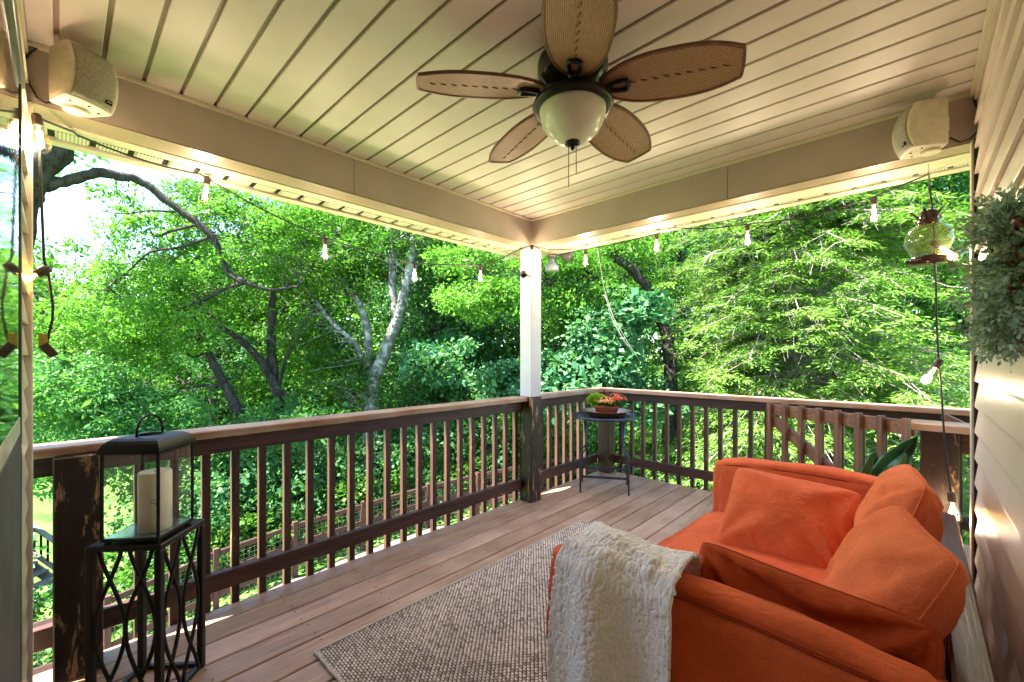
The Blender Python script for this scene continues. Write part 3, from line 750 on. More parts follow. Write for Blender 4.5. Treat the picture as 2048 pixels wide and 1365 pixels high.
for k in range(9):
    xk = 0.24 + k * 0.040; st_me.beam((xk - 0.010, -0.004, -0.0045), (xk + 0.010, 0.004, -0.0045), 0.004, 0.003)
stitch_mesh = st_me.mesh('centre_stitch', M['rattanrim'])
iron = MB().beam((0.055, 0, -0.004), (0.13, 0, -0.022), 0.026, 0.014).beam((0.128, 0, -0.022), (0.150, 0, -0.014), 0.036, 0.012)
ring = []
for k in range(24):
    a = 2 * math.pi * k / 24; e = 0.5
    ring.append((0.183 + 0.040 * math.copysign(abs(math.cos(a)) ** 0.7, math.cos(a)), (0.021 + 0.009 * math.cos(a)) * math.copysign(abs(math.sin(a)) ** 0.7, math.sin(a)), -0.011))
iron.tube(ring + [ring[0]], 0.0085, 8, False)
iron_mesh = iron.mesh('blade_iron', M['bronze'], smooth=True)
for k in range(5):
    az = R(20 + 72 * k)
    B = bpy.data.objects.new('blade', blade_mesh); COL.objects.link(B); B.parent = fan
    B.location = (0, 0, -0.130)
    B.rotation_mode = 'QUATERNION'
    B.rotation_quaternion = Quaternion((0, 0, 1), az) @ Quaternion((0, 1, 0), R(4.0)) @ Quaternion((1, 0, 0), R(-12))
    for nm_, me_ in (('blade_rim', rim_mesh), ('centre_stitch', stitch_mesh), ('blade_iron', iron_mesh)):
        c_ = bpy.data.objects.new(nm_, me_); COL.objects.link(c_); c_.parent = B

# ================================================================== SPEAKERS
def speaker(label, loc, rz, tilt):
    t = thing('outdoor_speaker', label, 'speaker', loc, 'outdoor speakers on the beams', rz)
    W, H, Dp = 0.155, 0.205, 0.125
    # plan profile: front bowed, rear narrower
    m = MB(); nz, na = 9, 16
    rings = []
    for iz in range(nz):
        z = -H / 2 + H * iz / (nz - 1); e = 1 - 0.05 * abs(2 * iz / (nz - 1) - 1) ** 6
        bow = 0.028 * (1 - (2 * iz / (nz - 1) - 1) ** 2)
        ring_ = [(-Dp * 0.55, -W / 2 * 0.72 * e), (-Dp * 0.5, -W / 2 * 0.80 * e), (Dp * 0.22 + bow, -W / 2 * e)]
        for k in range(15):
            f_ = -1 + 2 * (k + 0.5) / 15; ring_.append((Dp * 0.40 + bow + 0.016 * (1 - f_ * f_), W / 2 * 0.96 * e * f_ * 1.08 if abs(f_) < 0.9 else W / 2 * e * f_ * 1.05))
        ring_ += [(Dp * 0.22 + bow, W / 2 * e), (-Dp * 0.5, W / 2 * 0.80 * e), (-Dp * 0.55, W / 2 * 0.72 * e)]
        rings.append([(x_, y_, z) for x_, y_ in ring_])
    n = len(rings[0]); m.v = [p for r_ in rings for p in r_]
    for i in range(nz - 1):
        for k in range(n): k2 = (k + 1) % n; m.f.append((i * n + k, i * n + k2, (i + 1) * n + k2, (i + 1) * n + k))
    m.f.append(tuple(reversed(range(n)))); m.f.append(tuple((nz - 1) * n + k for k in range(n)))
    o = m.build('cabinet', M['speaker'], t, bevel=0.0, smooth=True, world=False); o.data.set_sharp_from_angle(angle=R(38)); bv = o.modifiers.new('b', 'BEVEL'); bv.width = 0.006; bv.segments = 2; bv.limit_method = 'ANGLE'
    # grille: curved sheet slightly proud
    gu, gv = 12, 12; Pg = np.zeros((gu, gv, 3))
    for i in range(gu):
        for k in range(gv):
            f_ = -1 + 2 * i / (gu - 1); h_ = -1 + 2 * k / (gv - 1)
            Pg[i, k] = (Dp * 0.40 + 0.028 * (1 - h_ * h_) + 0.016 * (1 - f_ * f_) + 0.008, W / 2 * 0.87 * f_, H / 2 * 0.93 * h_)
    g_ = link('grille', grid_mesh('grille', Pg, M['grille']), None, t, False)
    so_ = g_.modifiers.new('s', 'SOLIDIFY'); so_.thickness = 0.008; so_.offset = -1
    fx = Dp * 0.40 + 0.0165 + 0.0285 * (1 - 0.45)
    MB().box((fx - 0.004, 0.028, -0.080), (fx + 0.003, 0.050, -0.064)).build('emblem', M['black'], t, world=False)
    MB().box((fx - 0.004, 0.032, -0.0735), (fx + 0.0045, 0.046, -0.0705)).build('emblem_bar', M['speaker'], t, world=False)
    MB().lathe([(0.035, -0.012), (0.035, 0.0)], (-0.03, 0, -H / 2 - 0.001), 20).build('bracket_knob', M['speaker'], t, world=False)
    MB().box((-Dp * 0.7, -0.02, -0.03), (-Dp * 0.54, 0.02, 0.03)).build('bracket', M['speaker'], t, world=False)
    m = MB()
    for (y_, x_) in ((-0.045, 0.02), (0.045, 0.02), (0.0, 0.042)): m.lathe([(0.004, -0.002), (0.004, 0.001)], (x_, y_, -H / 2 - 0.001), 8)
    m.build('screws', M['dark'], t, world=False)['kind'] = 'stuff'
    return t
speaker('mildewed beige outdoor speaker on the left beam', (-2.33, 0.055, 2.355), R(30), 0)
speaker('mildewed beige outdoor speaker on the rear beam near the right wall', (0.02, 2.735, 2.345), R(-158), 0)
c1 = MB().tube([onX(p, q, -2.452) for p, q in ((52, 48), (63, 66), (76, 82), (77, 94), (60, 106), (48, 122), (46, 142), (60, 170), (74, 195), (92, 206), (110, 204))], 0.0035, 6)
tag(c1.build('speaker_cable', M['cord'], None, smooth=True), 'dark speaker cable looping on the left beam', 'cable')
c2 = MB().tube([onY(p, q, 2.842) for p, q in ((1950, 160), (1946, 172), (1948, 200), (1956, 222), (1960, 240), (1957, 262), (1940, 278), (1920, 285), (1900, 276))], 0.0035, 6)
tag(c2.build('speaker_cable', M['cord'], None, smooth=True), 'dark speaker cable looping beside the right wall', 'cable')

# floodlights and camera on the post
fl = thing('floodlight_fixture', 'twin-headed outdoor floodlight hanging behind the white porch post', 'floodlight', (-2.50, 3.20, 2.255))
MB().lathe([(0.045, 0.0), (0.045, -0.02), (0.02, -0.035)], (-2.50, 3.20, 2.255), 20).build('mount_plate', M['floodb'], fl, smooth=True)
pH = atD(1104, 516, 4.10)
MB().tube([(-2.50, 3.20, 2.235), pH + Vector((0, 0, 0.03))], 0.01, 8).lathe([(0.018, 0.045), (0.022, 0.0), (0.024, -0.035), (0.045, -0.06), (0.064, -0.085), (0.066, -0.125), (0.060, -0.13)], pH, 24).build('grey_lamp_head', M['flood'], fl, smooth=True)
pB = atD(1122, 508, 4.15); rq = Vector((0.80, 0.55, -0.35)).to_track_quat('-Z', 'Y').to_matrix()
MB().tube([(-2.50, 3.20, 2.235), pB], 0.01, 8).lathe([(0.02, 0.05), (0.028, 0.0), (0.034, -0.03), (0.056, -0.07), (0.066, -0.10), (0.06, -0.105)], pB, 24, rot=rq).build('brown_lamp_head', M['floodb'], fl, smooth=True)
cp = onY(1047, 549, 2.80)
cmr = thing('security_camera', 'small black square security camera on the white porch post', 'camera', cp)
MB().box(cp - Vector((0.030, 0.022, 0.032)), cp + Vector((0.030, 0.022, 0.032))).build('camera_body', M['black'], cmr, bevel=0.014, seg=3, smooth=True)
MB().tube([cp + Vector((0.015, 0.015, 0)), (cp.x + 0.04, 2.849, cp.z - 0.005)], [0.012, 0.02], 12).build('bracket', M['frost'], cmr, smooth=True)
MB().lathe([(0.011, 0), (0.011, 0.004)], cp - Vector((0, 0.0255, -0.006)), 16, rot=Matrix.Rotation(R(-90), 3, 'X')).build('lens', M['window'], cmr)

# ================================================================== STRING LIGHTS
sg = thing('string_lights', 'string of warm filament bulbs on a black cord around the porch eaves', 'string lights', (-2.7, 3.0, 2.2))
def sag(a, b, s_, n=10):
    return [a.lerp(b, i / n) + Vector((0, 0, -4 * s_ * (i / n) * (1 - i / n))) for i in range(n + 1)]
XLn = -2.78
hookA = onX(401, 349, -2.74)
b2, b3, b4 = onX(650, 476, XLn), onX(829, 527, XLn), onX(961, 532, XLn)
postT = Vector((-2.43, 2.82, 2.262))
Lp = [onX(p, q, -2.395) for p, q in ((93, 690), (97, 672), (105, 640), (106, 612), (103, 590), (98, 560), (96, 543), (88, 520), (86, 470), (83, 400), (80, 330), (77, 280), (79, 238))]
cordL = Lp + [Vector((-2.62, 0.04, 2.258))] + sag(Vector((-2.64, 0.05, 2.256)), hookA, 0.02, 6) + [hookA.lerp(b2, i / 8) + Vector((0, 0, -4 * 0.02 * (i / 8) * (1 - i / 8))) for i in range(1, 9)] \
    + [b2.lerp(b3, i / 6) + Vector((0, 0, -4 * 0.01 * (i / 6) * (1 - i / 6))) for i in range(1, 7)] + [b3.lerp(b4, i / 4) for i in range(1, 5)] \
    + [b4.lerp(Vector((-2.66, 2.86, 2.255)), i / 4) + Vector((0, 0, -0.05 * (i / 4) * (1 - i / 4))) for i in range(1, 5)] + [postT]
YRn = 3.14
r1, r2, r3, r4 = onY(1171, 500, YRn), onY(1313, 468, YRn), onY(1495, 449, YRn), onY(1748, 394, YRn)
hk, hk2 = onY(1345, 455, YRn), onY(1858, 342, YRn)
hk.z = 2.255; hk2.z = min(hk2.z, 2.255)
cordR = [postT, Vector((-2.38, 3.0, 2.245)), r1, r1.lerp(r2, 0.5) - Vector((0, 0, 0.01)), r2, hk] + [hk.lerp(r3, 0.5) - Vector((0, 0, 0.02)), r3] + [r3.lerp(r4, i / 5) - Vector((0, 0, 0.03 * 4 * (i / 5) * (1 - i / 5))) for i in range(1, 6)] + [r4.lerp(hk2, 0.5), hk2] \
    + [onY(p, q, 2.97) for p, q in ((1860, 380), (1866, 430), (1869, 500), (1872, 560), (1873, 640), (1878, 730), (1884, 800), (1889, 880), (1897, 950), (1903, 996), (1904, 1040), (1910, 1090))]
MB().tube(cordL, 0.0044, 6).build('cord', M['cord'], sg, smooth=True)
MB().tube(cordR, 0.0044, 6).build('cord', M['cord'], sg, smooth=True)
sock_me = MB().lathe([(0.010, 0.018), (0.014, 0.014), (0.0155, 0.0), (0.0155, -0.026), (0.0135, -0.030)], n=14).mesh('socket', M['socket'], smooth=True)
gl_me = MB().lathe([(0.011, -0.028), (0.0135, -0.040), (0.021, -0.062), (0.0275, -0.086), (0.0295, -0.100), (0.026, -0.114), (0.018, -0.124), (0.007, -0.129)], n=20, capb=False).mesh('bulb', M['bulbglass'], smooth=True)
def fil_mesh(mat):
    m = MB(); pts = []
    for k in range(9):
        a = k * math.pi * 2 / 8; r_ = 0.008
        pts.append((r_ * math.cos(a), r_ * math.sin(a), -0.050 if k % 2 else -0.108))
    m.tube(pts, 0.0019, 5); m.lathe([(0.004, -0.03), (0.005, -0.05), (0.003, -0.055)], n=8)
    return m.mesh('filament', mat)
fil_hot, fil_soft = fil_mesh(M['filament']), fil_mesh(M['filamentdim'])
def bulb(p, d=(0, 0, -1), hot=False, lamp=0.0):
    q = Vector(d).normalized().to_track_quat('-Z', 'Y')
    s_ = bpy.data.objects.new('socket', sock_me); COL.objects.link(s_); s_.parent = sg; s_.location = Vector(p) - sg.location
    s_.rotation_mode = 'QUATERNION'; s_.rotation_quaternion = q
    g_ = bpy.data.objects.new('bulb', gl_me); COL.objects.link(g_); g_.parent = s_
    f_ = bpy.data.objects.new('filament', fil_hot if hot else fil_soft); COL.objects.link(f_); f_.parent = s_
    if lamp:
        ld = bpy.data.lights.new('bulb_lamp', 'POINT'); ld.energy = lamp; ld.color = (1.0, 0.86, 0.74); ld.shadow_soft_size = 0.03
        lo = bpy.data.objects.new('bulb_lamp', ld); COL.objects.link(lo); lo.location = Vector(p) + Vector(d).normalized() * 0.105
LW = 0.74
bulb(onX(74, 238, -2.395), (0.15, 0.1, -1), True, LW * 0.5)
bulb(hookA + Vector((0, 0.03, -0.02)), (0.05, -0.12, -1), lamp=LW)
for b_ in (b2, b3, b4): bulb(b_ - Vector((0, 0, 0.018)), lamp=LW)
bulb(Vector((-2.425, 2.815, 2.245)), (0.04, 0.02, -1), True, LW)
for b_ in (r1, r2, r3, r4): bulb(b_ - Vector((0, 0, 0.018)), lamp=LW)
bulb(onX(90, 541, -2.395), onX(60, 556, -2.395) - onX(90, 541, -2.395), True, LW * 0.35)
bulb(onY(1869, 487, 2.96), onY(1884, 497, 2.96) - onY(1869, 487, 2.96), True, LW * 0.4)
bulb(onY(1878, 725, 2.96), onY(1864, 744, 2.96) - onY(1878, 725, 2.96), lamp=LW * 0.3)
bulb(onY(1903, 992, 2.96), (0.08, 0, -1), True, LW * 0.35)
pl_ = onX(94, 684, -2.395)
MB().box(pl_ - Vector((0.006, 0.022, 0.03)), pl_ + Vector((0.006, 0.002, 0.03))).build('warning_tag', plain('yellow_tag', (0.4, 0.33, 0.05), 0.5), sg)
MB().beam(pl_ - Vector((0, 0.01, 0.01)), pl_ + Vector((0, 0.02, -0.055)), 0.02, 0.03).build('plug', M['socket'], sg, bevel=0.003)

# hanging glass feeder
fd = onY(1857, 530, 3.0); fz = fd.z
hf = thing('hanging_glass_lantern', 'hanging green glass globe lantern with an amber crown and base, near the right wall', 'lantern', (fd.x, 3.0, fz))
c0 = Vector((fd.x, 3.0, fz))
MB().lathe([(0.02, -0.004), (0.075, 0.0), (0.090, 0.014), (0.088, 0.028), (0.070, 0.040), (0.05, 0.048)], c0, 32).build('base_dish', M['amber'], hf, smooth=True)
MB().lathe([(0.05, 0.047), (0.078, 0.075), (0.092, 0.115), (0.088, 0.155), (0.068, 0.188), (0.042, 0.203)], c0, 32, capb=False, capt=False).build('glass_globe', M['greenglass'], hf, smooth=True)
m = MB()
for k in range(14):
    for sg_ in (1, -1):
        pts = []
        for i in range(9):
            t = i / 8; z = 0.055 + 0.14 * t; r_ = 0.052 + 0.042 * math.sin(math.pi * (0.06 + 0.90 * t)); a = 2 * math.pi * k / 14 + sg_ * t * 1.1
            pts.append(c0 + Vector((r_ * math.cos(a), r_ * math.sin(a), z)))
        if sg_ == 1 or k % 2 == 0: m.tube(pts, 0.0013, 3)
m.build('moulded_ribs', M['greenglass'], hf)
MB().lathe([(0.040, 0.200), (0.044, 0.215), (0.034, 0.235), (0.038, 0.262), (0.03, 0.27), (0.008, 0.275)], c0, 24).build('neck', M['amber'], hf, smooth=True)
for k in range(6):
    a = 2 * math.pi * k / 6 + 0.3; m = MB(); d_ = Vector((math.cos(a), math.sin(a), 0)); sd_ = Vector((-d_.y, d_.x, 0)); vs_ = []
    for i in range(6):
        t = i / 5; p = c0 + d_ * (0.034 + 0.045 * t ** 1.8) + Vector((0, 0, 0.215 + 0.06 * t + 0.004 * math.sin(3 * t))); w_ = 0.016 * (1 - t) ** 0.7 + 0.001
        vs_ += [p - sd_ * w_, p + sd_ * w_, p + sd_ * w_ * 0.9 + d_ * 0.004, p - sd_ * w_ * 0.9 + d_ * 0.004]
    fs = [(0, 1, 2, 3), (23, 22, 21, 20)] + [(i * 4 + q, i * 4 + (q + 1) % 4, i * 4 + 4 + (q + 1) % 4, i * 4 + 4 + q) for i in range(5) for q in range(4)]
    m.add(vs_, fs).build('crown_petal', M['amber'], hf, smooth=True)
MB().tube([c0 + Vector((0, 0, 0.27)), Vector((c0.x, 3.0, ZB - 0.007))], 0.0012, 4).tube([c0 + Vector((0.01, 0, 0.27)), Vector((c0.x, 3.0, ZB - 0.007))], 0.0012, 4).build('hanging_wire', M['wire'], hf)

# ================================================================== LANTERN STAND + LANTERN
SC = Vector((-2.164, 0.241, 0)); SH = 0.617; half = 0.128
stn = thing('lantern_stand', 'square black metal plant stand with curved lattice sides under the lantern', 'stand', SC)
stn.rotation_euler = (0, 0, R(-42.4))
tb = 0.023
MB().box((-half, -half, SH - 0.022), (half, half, SH)).build('tabletop', M['stand'], stn, bevel=0.003, world=False)
for sx in (-1, 1):
    for sy in (-1, 1):
        cx_, cy_ = sx * (half - tb / 2), sy * (half - tb / 2)
        MB().box((cx_ - tb / 2, cy_ - tb / 2, 0), (cx_ + tb / 2, cy_ + tb / 2, SH - 0.023)).build('leg', M['stand'], stn, bevel=0.002, world=False)
for k in range(4):
    q = Matrix.Rotation(k * math.pi / 2, 3, 'Z')
    m = MB()
    a_, b_ = q @ Vector((-half + tb + 0.001, -half + tb / 2, 0.012)), q @ Vector((half - tb - 0.001, -half + tb / 2, 0.012))
    MB().beam(a_, b_, 0.016, 0.016).build('foot_rail', M['stand'], stn, world=False)
    wd2 = (half - tb) * 2
    for c_ in ((-0.25, 0.25) if k in (1, 2) else ()):
        for s_ in (-1, 1):
            pts = []
            for i in range(25):
                t = i / 24; xx_ = c_ * wd2 + s_ * wd2 * 0.235 * math.cos(math.pi * (t - 0.5) / 0.62)
                pts.append(q @ Vector((xx_, -half + tb / 2 + s_ * 0.003, 0.022 + (SH - 0.046) * t)))
            m.tube(pts, 0.0072, 6)
    if m.v: m.build('lattice', M['stand'], stn, world=False, smooth=True)
LC = Vector((-2.134, 0.237, 0)); LB = SH + 0.012; lh = 0.0985; LT = 0.945; 
ln_ = thing('candle_lantern', 'black metal and glass lantern with a loop handle holding a pillar candle', 'lantern', (LC.x, LC.y, SH))
ln_.rotation_euler = (0, 0, R(-41.5))
z0 = LB - SH; zt = LT - SH; e = 0.0078
MB().box((-lh, -lh, z0), (lh, lh, z0 + 0.010)).build('base_plate', M['black'], ln_, bevel=0.001, world=False)
MB().box((-lh + 0.008, -lh + 0.008, z0 + 0.0103), (lh - 0.008, lh - 0.008, z0 + 0.0118)).build('mirror_base', plain('mirror_plate', (0.6, 0.63, 0.66), 0.1, 0.9), ln_, world=False)
m = MB()
for sx in (-1, 1):
    for sy in (-1, 1):
        m.lathe([(0.012, 0.0), (0.009, z0 - 0.0005)], (sx * (lh - 0.015), sy * (lh - 0.015), 0.0005), 10)
m.build('foot', M['black'], ln_, world=False)
for sx in (-1, 1):
    for sy in (-1, 1):
        MB().box((sx * lh - e / 2 - sx * e / 2, sy * lh - e / 2 - sy * e / 2, z0 + 0.011), (sx * lh + e / 2 - sx * e / 2, sy * lh + e / 2 - sy * e / 2, zt)).build('corner_bar', M['black'], ln_, world=False)
for k in range(4):
    q = Matrix.Rotation(k * math.pi / 2, 3, 'Z')
    a_, b_ = q @ Vector((-lh + e + 0.001, -lh + e / 2, (z0 + zt) / 2)), q @ Vector((lh - e - 0.001, -lh + e / 2, (z0 + zt) / 2))
    hh_ = Vector((0, 0, (zt - z0 - 0.014) / 2)); MB().add([a_ - hh_, b_ - hh_, b_ + hh_, a_ + hh_], [(0, 1, 2, 3)]).build('glass_pane', M['glass'], ln_, world=False)
# curved hip roof
m = MB(); prof = [(lh + 0.006, zt), (lh + 0.006, zt + 0.010), (lh * 1.02, zt + 0.022), (lh * 0.96, zt + 0.034), (lh * 0.87, zt + 0.044), (lh * 0.76, zt + 0.051), (lh * 0.64, zt + 0.055)]
for r_, z in prof: m.v += [(-r_, -r_, z), (r_, -r_, z), (r_, r_, z), (-r_, r_, z)]
for i in range(len(prof) - 1):
    for k in range(4): m.f.append((i * 4 + k, i * 4 + (k + 1) % 4, i * 4 + 4 + (k + 1) % 4, i * 4 + 4 + k))
# round opening in the roof
nn = 32; b0 = len(m.v); rr = lh * 0.42
for k in range(nn): a = 2 * math.pi * k / nn + math.pi * 1.25; m.v.append((rr * math.cos(a), rr * math.sin(a), zt + 0.055))
top = (len(prof) - 1) * 4
for c_ in range(4):
    for k in range(8): i0 = c_ * 8 + k; m.f.append((top + c_, b0 + i0, b0 + (i0 + 1) % nn))
    m.f.append((top + c_, b0 + (c_ * 8 + 8) % nn, top + (c_ + 1) % 4))
ro = m.build('roof', M['black'], ln_, world=False); so_ = ro.modifiers.new('s', 'SOLIDIFY'); so_.thickness = 0.002
bv = ro.modifiers.new('b', 'BEVEL'); bv.width = 0.003; bv.segments = 2; bv.limit_method = 'ANGLE'; bv.angle_limit = R(40)
hpts = [Vector((0.054 * math.cos(math.pi * k / 16), -0.054 * math.cos(math.pi * k / 16) * 0.15, zt + 0.055 + 0.074 * math.sin(math.pi * k / 16) ** 0.8)) for k in range(17)]
MB().tube(hpts, 0.0042, 8).build('handle', M['black'], ln_, smooth=True, world=False)
cd = thing('pillar_candle', 'tall ivory pillar candle standing inside the black lantern', 'candle', (LC.x + 0.030, LC.y + 0.012, LB + 0.0122))
MB().lathe([(0.046, 0), (0.051, 0.003), (0.0515, 0.215), (0.048, 0.222), (0.045, 0.219), (0.03, 0.214), (0.01, 0.213)], cd.location, 40).build('wax', M['candle'], cd, smooth=True)
MB().tube([cd.location + Vector((0, 0, 0.213)), cd.location + Vector((0.002, 0, 0.226))], 0.0012, 5).build('wick', M['cord'], cd)
dv = Vector((0.99, -0.12, 0)); sv = Vector((0.12, 0.99, 0)); cc0 = cd.location + Vector((0, 0, 0.118))
lp = [cc0 + dv * 0.0525 * math.cos(0.12 * math.cos(a)) + sv * 0.012 * math.cos(a) + Vector((0, 0, 0.006 * math.sin(a))) for a in [k * 0.5 for k in range(0, 12)]]
MB().tube(lp + [lp[-1] + sv * -0.01 - Vector((0, 0, 0.01))], 0.0009, 5).build('wire_loop', M['cord'], cd)

# ================================================================== RUG
rx0, rx1, ry0, ry1 = -1.905, -0.36, 0.765, 2.80
rg = thing('woven_rug', 'beige and brown basket-woven rug lying on the deck under the sofa', 'rug', ((rx0 + rx1) / 2, (ry0 + ry1) / 2, 0))
MB().box((rx0 + 0.004, ry0 + 0.004, 0.001), (rx1 - 0.004, ry1 - 0.004, 0.006)).build('backing', M['rugback'], rg)
cw, ch = 0.0215, 0.0125
nx_, ny_ = int((rx1 - rx0 - 0.02) / cw), int((ry1 - ry0 - 0.02) / ch)
I, J = np.meshgrid(np.arange(nx_), np.arange(ny_), indexing='ij')
cx_ = rx0 + 0.012 + (I + 0.5 * (J % 2)) * cw; cy_ = ry0 + 0.012 + J * ch
cx_, cy_ = cx_.ravel(), cy_.ravel(); N = len(cx_)
cx_ = cx_ + rng.normal(0, 0.0006, N); cy_ = cy_ + rng.normal(0, 0.0004, N); cy_ += 0.002 * np.sin(cx_ * 9) 
hz_ = 0.0120 + rng.normal(0, 0.0006, N) + 0.001 * np.sin(cx_ * 5) * np.sin(cy_ * 4)
offs = np.array([(-0.56, 0), (-0.3, -0.5), (0.3, -0.5), (0.56, 0), (0.3, 0.5), (-0.3, 0.5)])
V = np.zeros((N, 8, 3))
for q, (ox, oy) in enumerate(offs):
    V[:, q, 0] = cx_ + ox * cw * 0.76; V[:, q, 1] = cy_ + oy * ch * 0.86; V[:, q, 2] = 0.0055
V[:, 6] = np.stack([cx_ - cw * 0.20, cy_, hz_], -1); V[:, 7] = np.stack([cx_ + cw * 0.20, cy_, hz_], -1)
base_f = [(0, 1, 6), (1, 2, 7, 6), (2, 3, 7), (3, 4, 7), (4, 5, 6, 7), (5, 0, 6)]
loops = []; starts = []; cnt = 0
idx = np.concatenate([np.array(f) for f in base_f]); sz = [len(f) for f in base_f]
allidx = (np.arange(N)[:, None] * 8 + idx[None, :]).ravel()
st0 = np.concatenate([[0], np.cumsum(sz)[:-1]]); allst = (np.arange(N)[:, None] * sum(sz) + st0[None, :]).ravel()
me = bpy.data.meshes.new('weave'); me.vertices.add(N * 8); me.vertices.foreach_set('co', V.astype(np.float32).ravel())
me.loops.add(len(allidx)); me.loops.foreach_set('vertex_index', allidx.astype(np.int32)); me.polygons.add(len(allst)); me.polygons.foreach_set('loop_start', allst.astype(np.int32))
me.polygons.foreach_set('use_smooth', np.ones(len(allst), bool)); me.update(calc_edges=True); me.materials.append(M['rug'])
wv = link('weave', me, None, rg); wv['kind'] = 'stuff'
bp = []
for (ax, ay), (bx_, by_) in (((rx0, ry0), (rx0, ry1)), ((rx0, ry1), (rx1, ry1)), ((rx1, ry1), (rx1, ry0)), ((rx1, ry0), (rx0, ry0))):
    for k in range(40): t = k / 40; bp.append((ax + (bx_ - ax) * t + random.gauss(0, 0.0008), ay + (by_ - ay) * t + random.gauss(0, 0.0008), 0.008))
MB().tube(bp + [bp[0]], 0.0068, 7, False).build('binding', M['rugedge'], rg, smooth=True)

# ================================================================== SIDE TABLE, TRAY, FLOWER POT
TC = Vector((-2.215, 3.655, 0)); TZ = 0.715
tbl = thing('side_table', 'small round dark blue metal folding table in the deck corner', 'table', TC)
MB().lathe([(0.02, TZ - 0.006), (0.292, TZ - 0.006), (0.302, TZ - 0.018), (0.308, TZ - 0.018), (0.310, TZ + 0.004), (0.305, TZ + 0.009), (0.296, TZ + 0.006), (0.288, TZ), (0.02, TZ)], TC, 64).build('tabletop', M['blue'], tbl, smooth=True)
ud = Vector((0.857, 0.515, 0)); vd = Vector((-0.515, 0.857, 0))
for su in (-1, 1):
    for sv_ in (-1, 1):
        f_ = TC + ud * 0.222 * su + vd * 0.17 * sv_
        t_top = TC + ud * 0.185 * su + vd * 0.150 * sv_
        mid_u = 0.165 * su
        pts = [t_top + Vector((0, 0, TZ - 0.008)), TC + ud * 0.170 * su + vd * 0.155 * sv_ + Vector((0, 0, 0.46)), TC + ud * 0.175 * su + vd * 0.157 * sv_ + Vector((0, 0, 0.41)),
               TC + ud * 0.215 * su + vd * 0.162 * sv_ + Vector((0, 0, 0.355)), TC + ud * 0.222 * su + vd * 0.165 * sv_ + Vector((0, 0, 0.32)), f_ + Vector((0, 0, 0.004))]
        MB().tube(pts, 0.0085, 8).build('leg', M['blue'], tbl, smooth=True)
for sv_ in (-1, 1):
    MB().beam(TC + ud * -0.214 + vd * 0.166 * sv_ + Vector((0, 0, 0.155)), TC + ud * 0.214 + vd * 0.166 * sv_ + Vector((0, 0, 0.155)), 0.008, 0.022).build('crossbar', M['blue'], tbl)
TR = TC + Vector((0.012, 0.02, 0))
tr = thing('copper_tray', 'shallow round copper dish on the blue side table', 'tray', (TR.x, TR.y, TZ))
MB().lathe([(0.02, 0.0008), (0.155, 0.001), (0.175, 0.012), (0.205, 0.045), (0.235, 0.052), (0.238, 0.056), (0.205, 0.052), (0.172, 0.018), (0.155, 0.008), (0.02, 0.008)], (TR.x, TR.y, TZ), 56).build('dish', M['copper'], tr, smooth=True)
PZ = TZ + 0.009
pot = thing('flower_pot', 'terracotta planter of orange, red and lime flowers on the copper dish', 'flower pot', (TR.x, TR.y, PZ))
m = MB(); prof = [(0.098, 0.055, 0.0), (0.122, 0.072, 0.072), (0.126, 0.076, 0.074), (0.127, 0.077, 0.092), (0.118, 0.068, 0.092), (0.112, 0.062, 0.07)]
nn = 40
for a_, b_, z in prof:
    for k in range(nn):
        t = 2 * math.pi * k / nn; cxx = math.copysign(abs(math.cos(t)) ** 0.45, math.cos(t)); syy = math.copysign(abs(math.sin(t)) ** 0.45, math.sin(t))
        p = ud * a_ * cxx * 0.95 + vd * b_ * syy; m.v.append((TR.x + p.x, TR.y + p.y, PZ + z))
for i in range(len(prof) - 1):
    for k in range(nn): m.f.append((i * nn + k, i * nn + (k + 1) % nn, (i + 1) * nn + (k + 1) % nn, (i + 1) * nn + k))
m.f.append(tuple(reversed(range(nn)))); m.f.append(tuple((len(prof) - 1) * nn + k for k in range(nn)))
m.build('planter', M['terracotta'], pot, smooth=True)
def leafcloud(name, mat, parent, n, cen, rad, size, up=0.5, seed=1, kind=None, aspect=0.5):
    r_ = np.random.default_rng(seed); d = r_.normal(size=(n, 3)); d /= np.linalg.norm(d, axis=1)[:, None]
    P0 = np.array(cen) + d * np.array(rad) * (r_.uniform(0.35, 1, n) ** 0.6)[:, None]
    a = d + r_.normal(0, 0.6, (n, 3)) + np.array([0, 0, up]); a /= np.linalg.norm(a, axis=1)[:, None]
    b = np.cross(a, r_.normal(size=(n, 3))); b /= np.linalg.norm(b, axis=1)[:, None]
    L_ = size * r_.uniform(0.6, 1.3, n)[:, None]
    V = np.stack([P0, P0 + a * L_ * 0.5 + b * L_ * aspect * 0.5, P0 + a * L_, P0 + a * L_ * 0.5 - b * L_ * aspect * 0.5], 1)
    o = link(name, quads_mesh(name, V, mat), None, parent)
    if kind: o['kind'] = kind
    return o
pc = Vector((TR.x, TR.y, PZ + 0.135))
lm = pc - ud * 0.10 + Vector((0, 0, 0.01)); rd = pc + ud * 0.085
leafcloud('lime_foliage', M['leaf_lime'], pot, 900, lm, (0.085, 0.085, 0.055), 0.024, 0.3, 5, 'stuff', 0.8)
leafcloud('green_foliage', M['leaf_pot'], pot, 1100, rd, (0.105, 0.10, 0.055), 0.026, 0.2, 6, 'stuff', 0.4)
leafcloud('green_foliage', M['leaf_pot'], pot, 500, pc - vd * 0.03 - Vector((0, 0, 0.02)), (0.12, 0.06, 0.03), 0.026, 0.2, 7, 'stuff', 0.4)
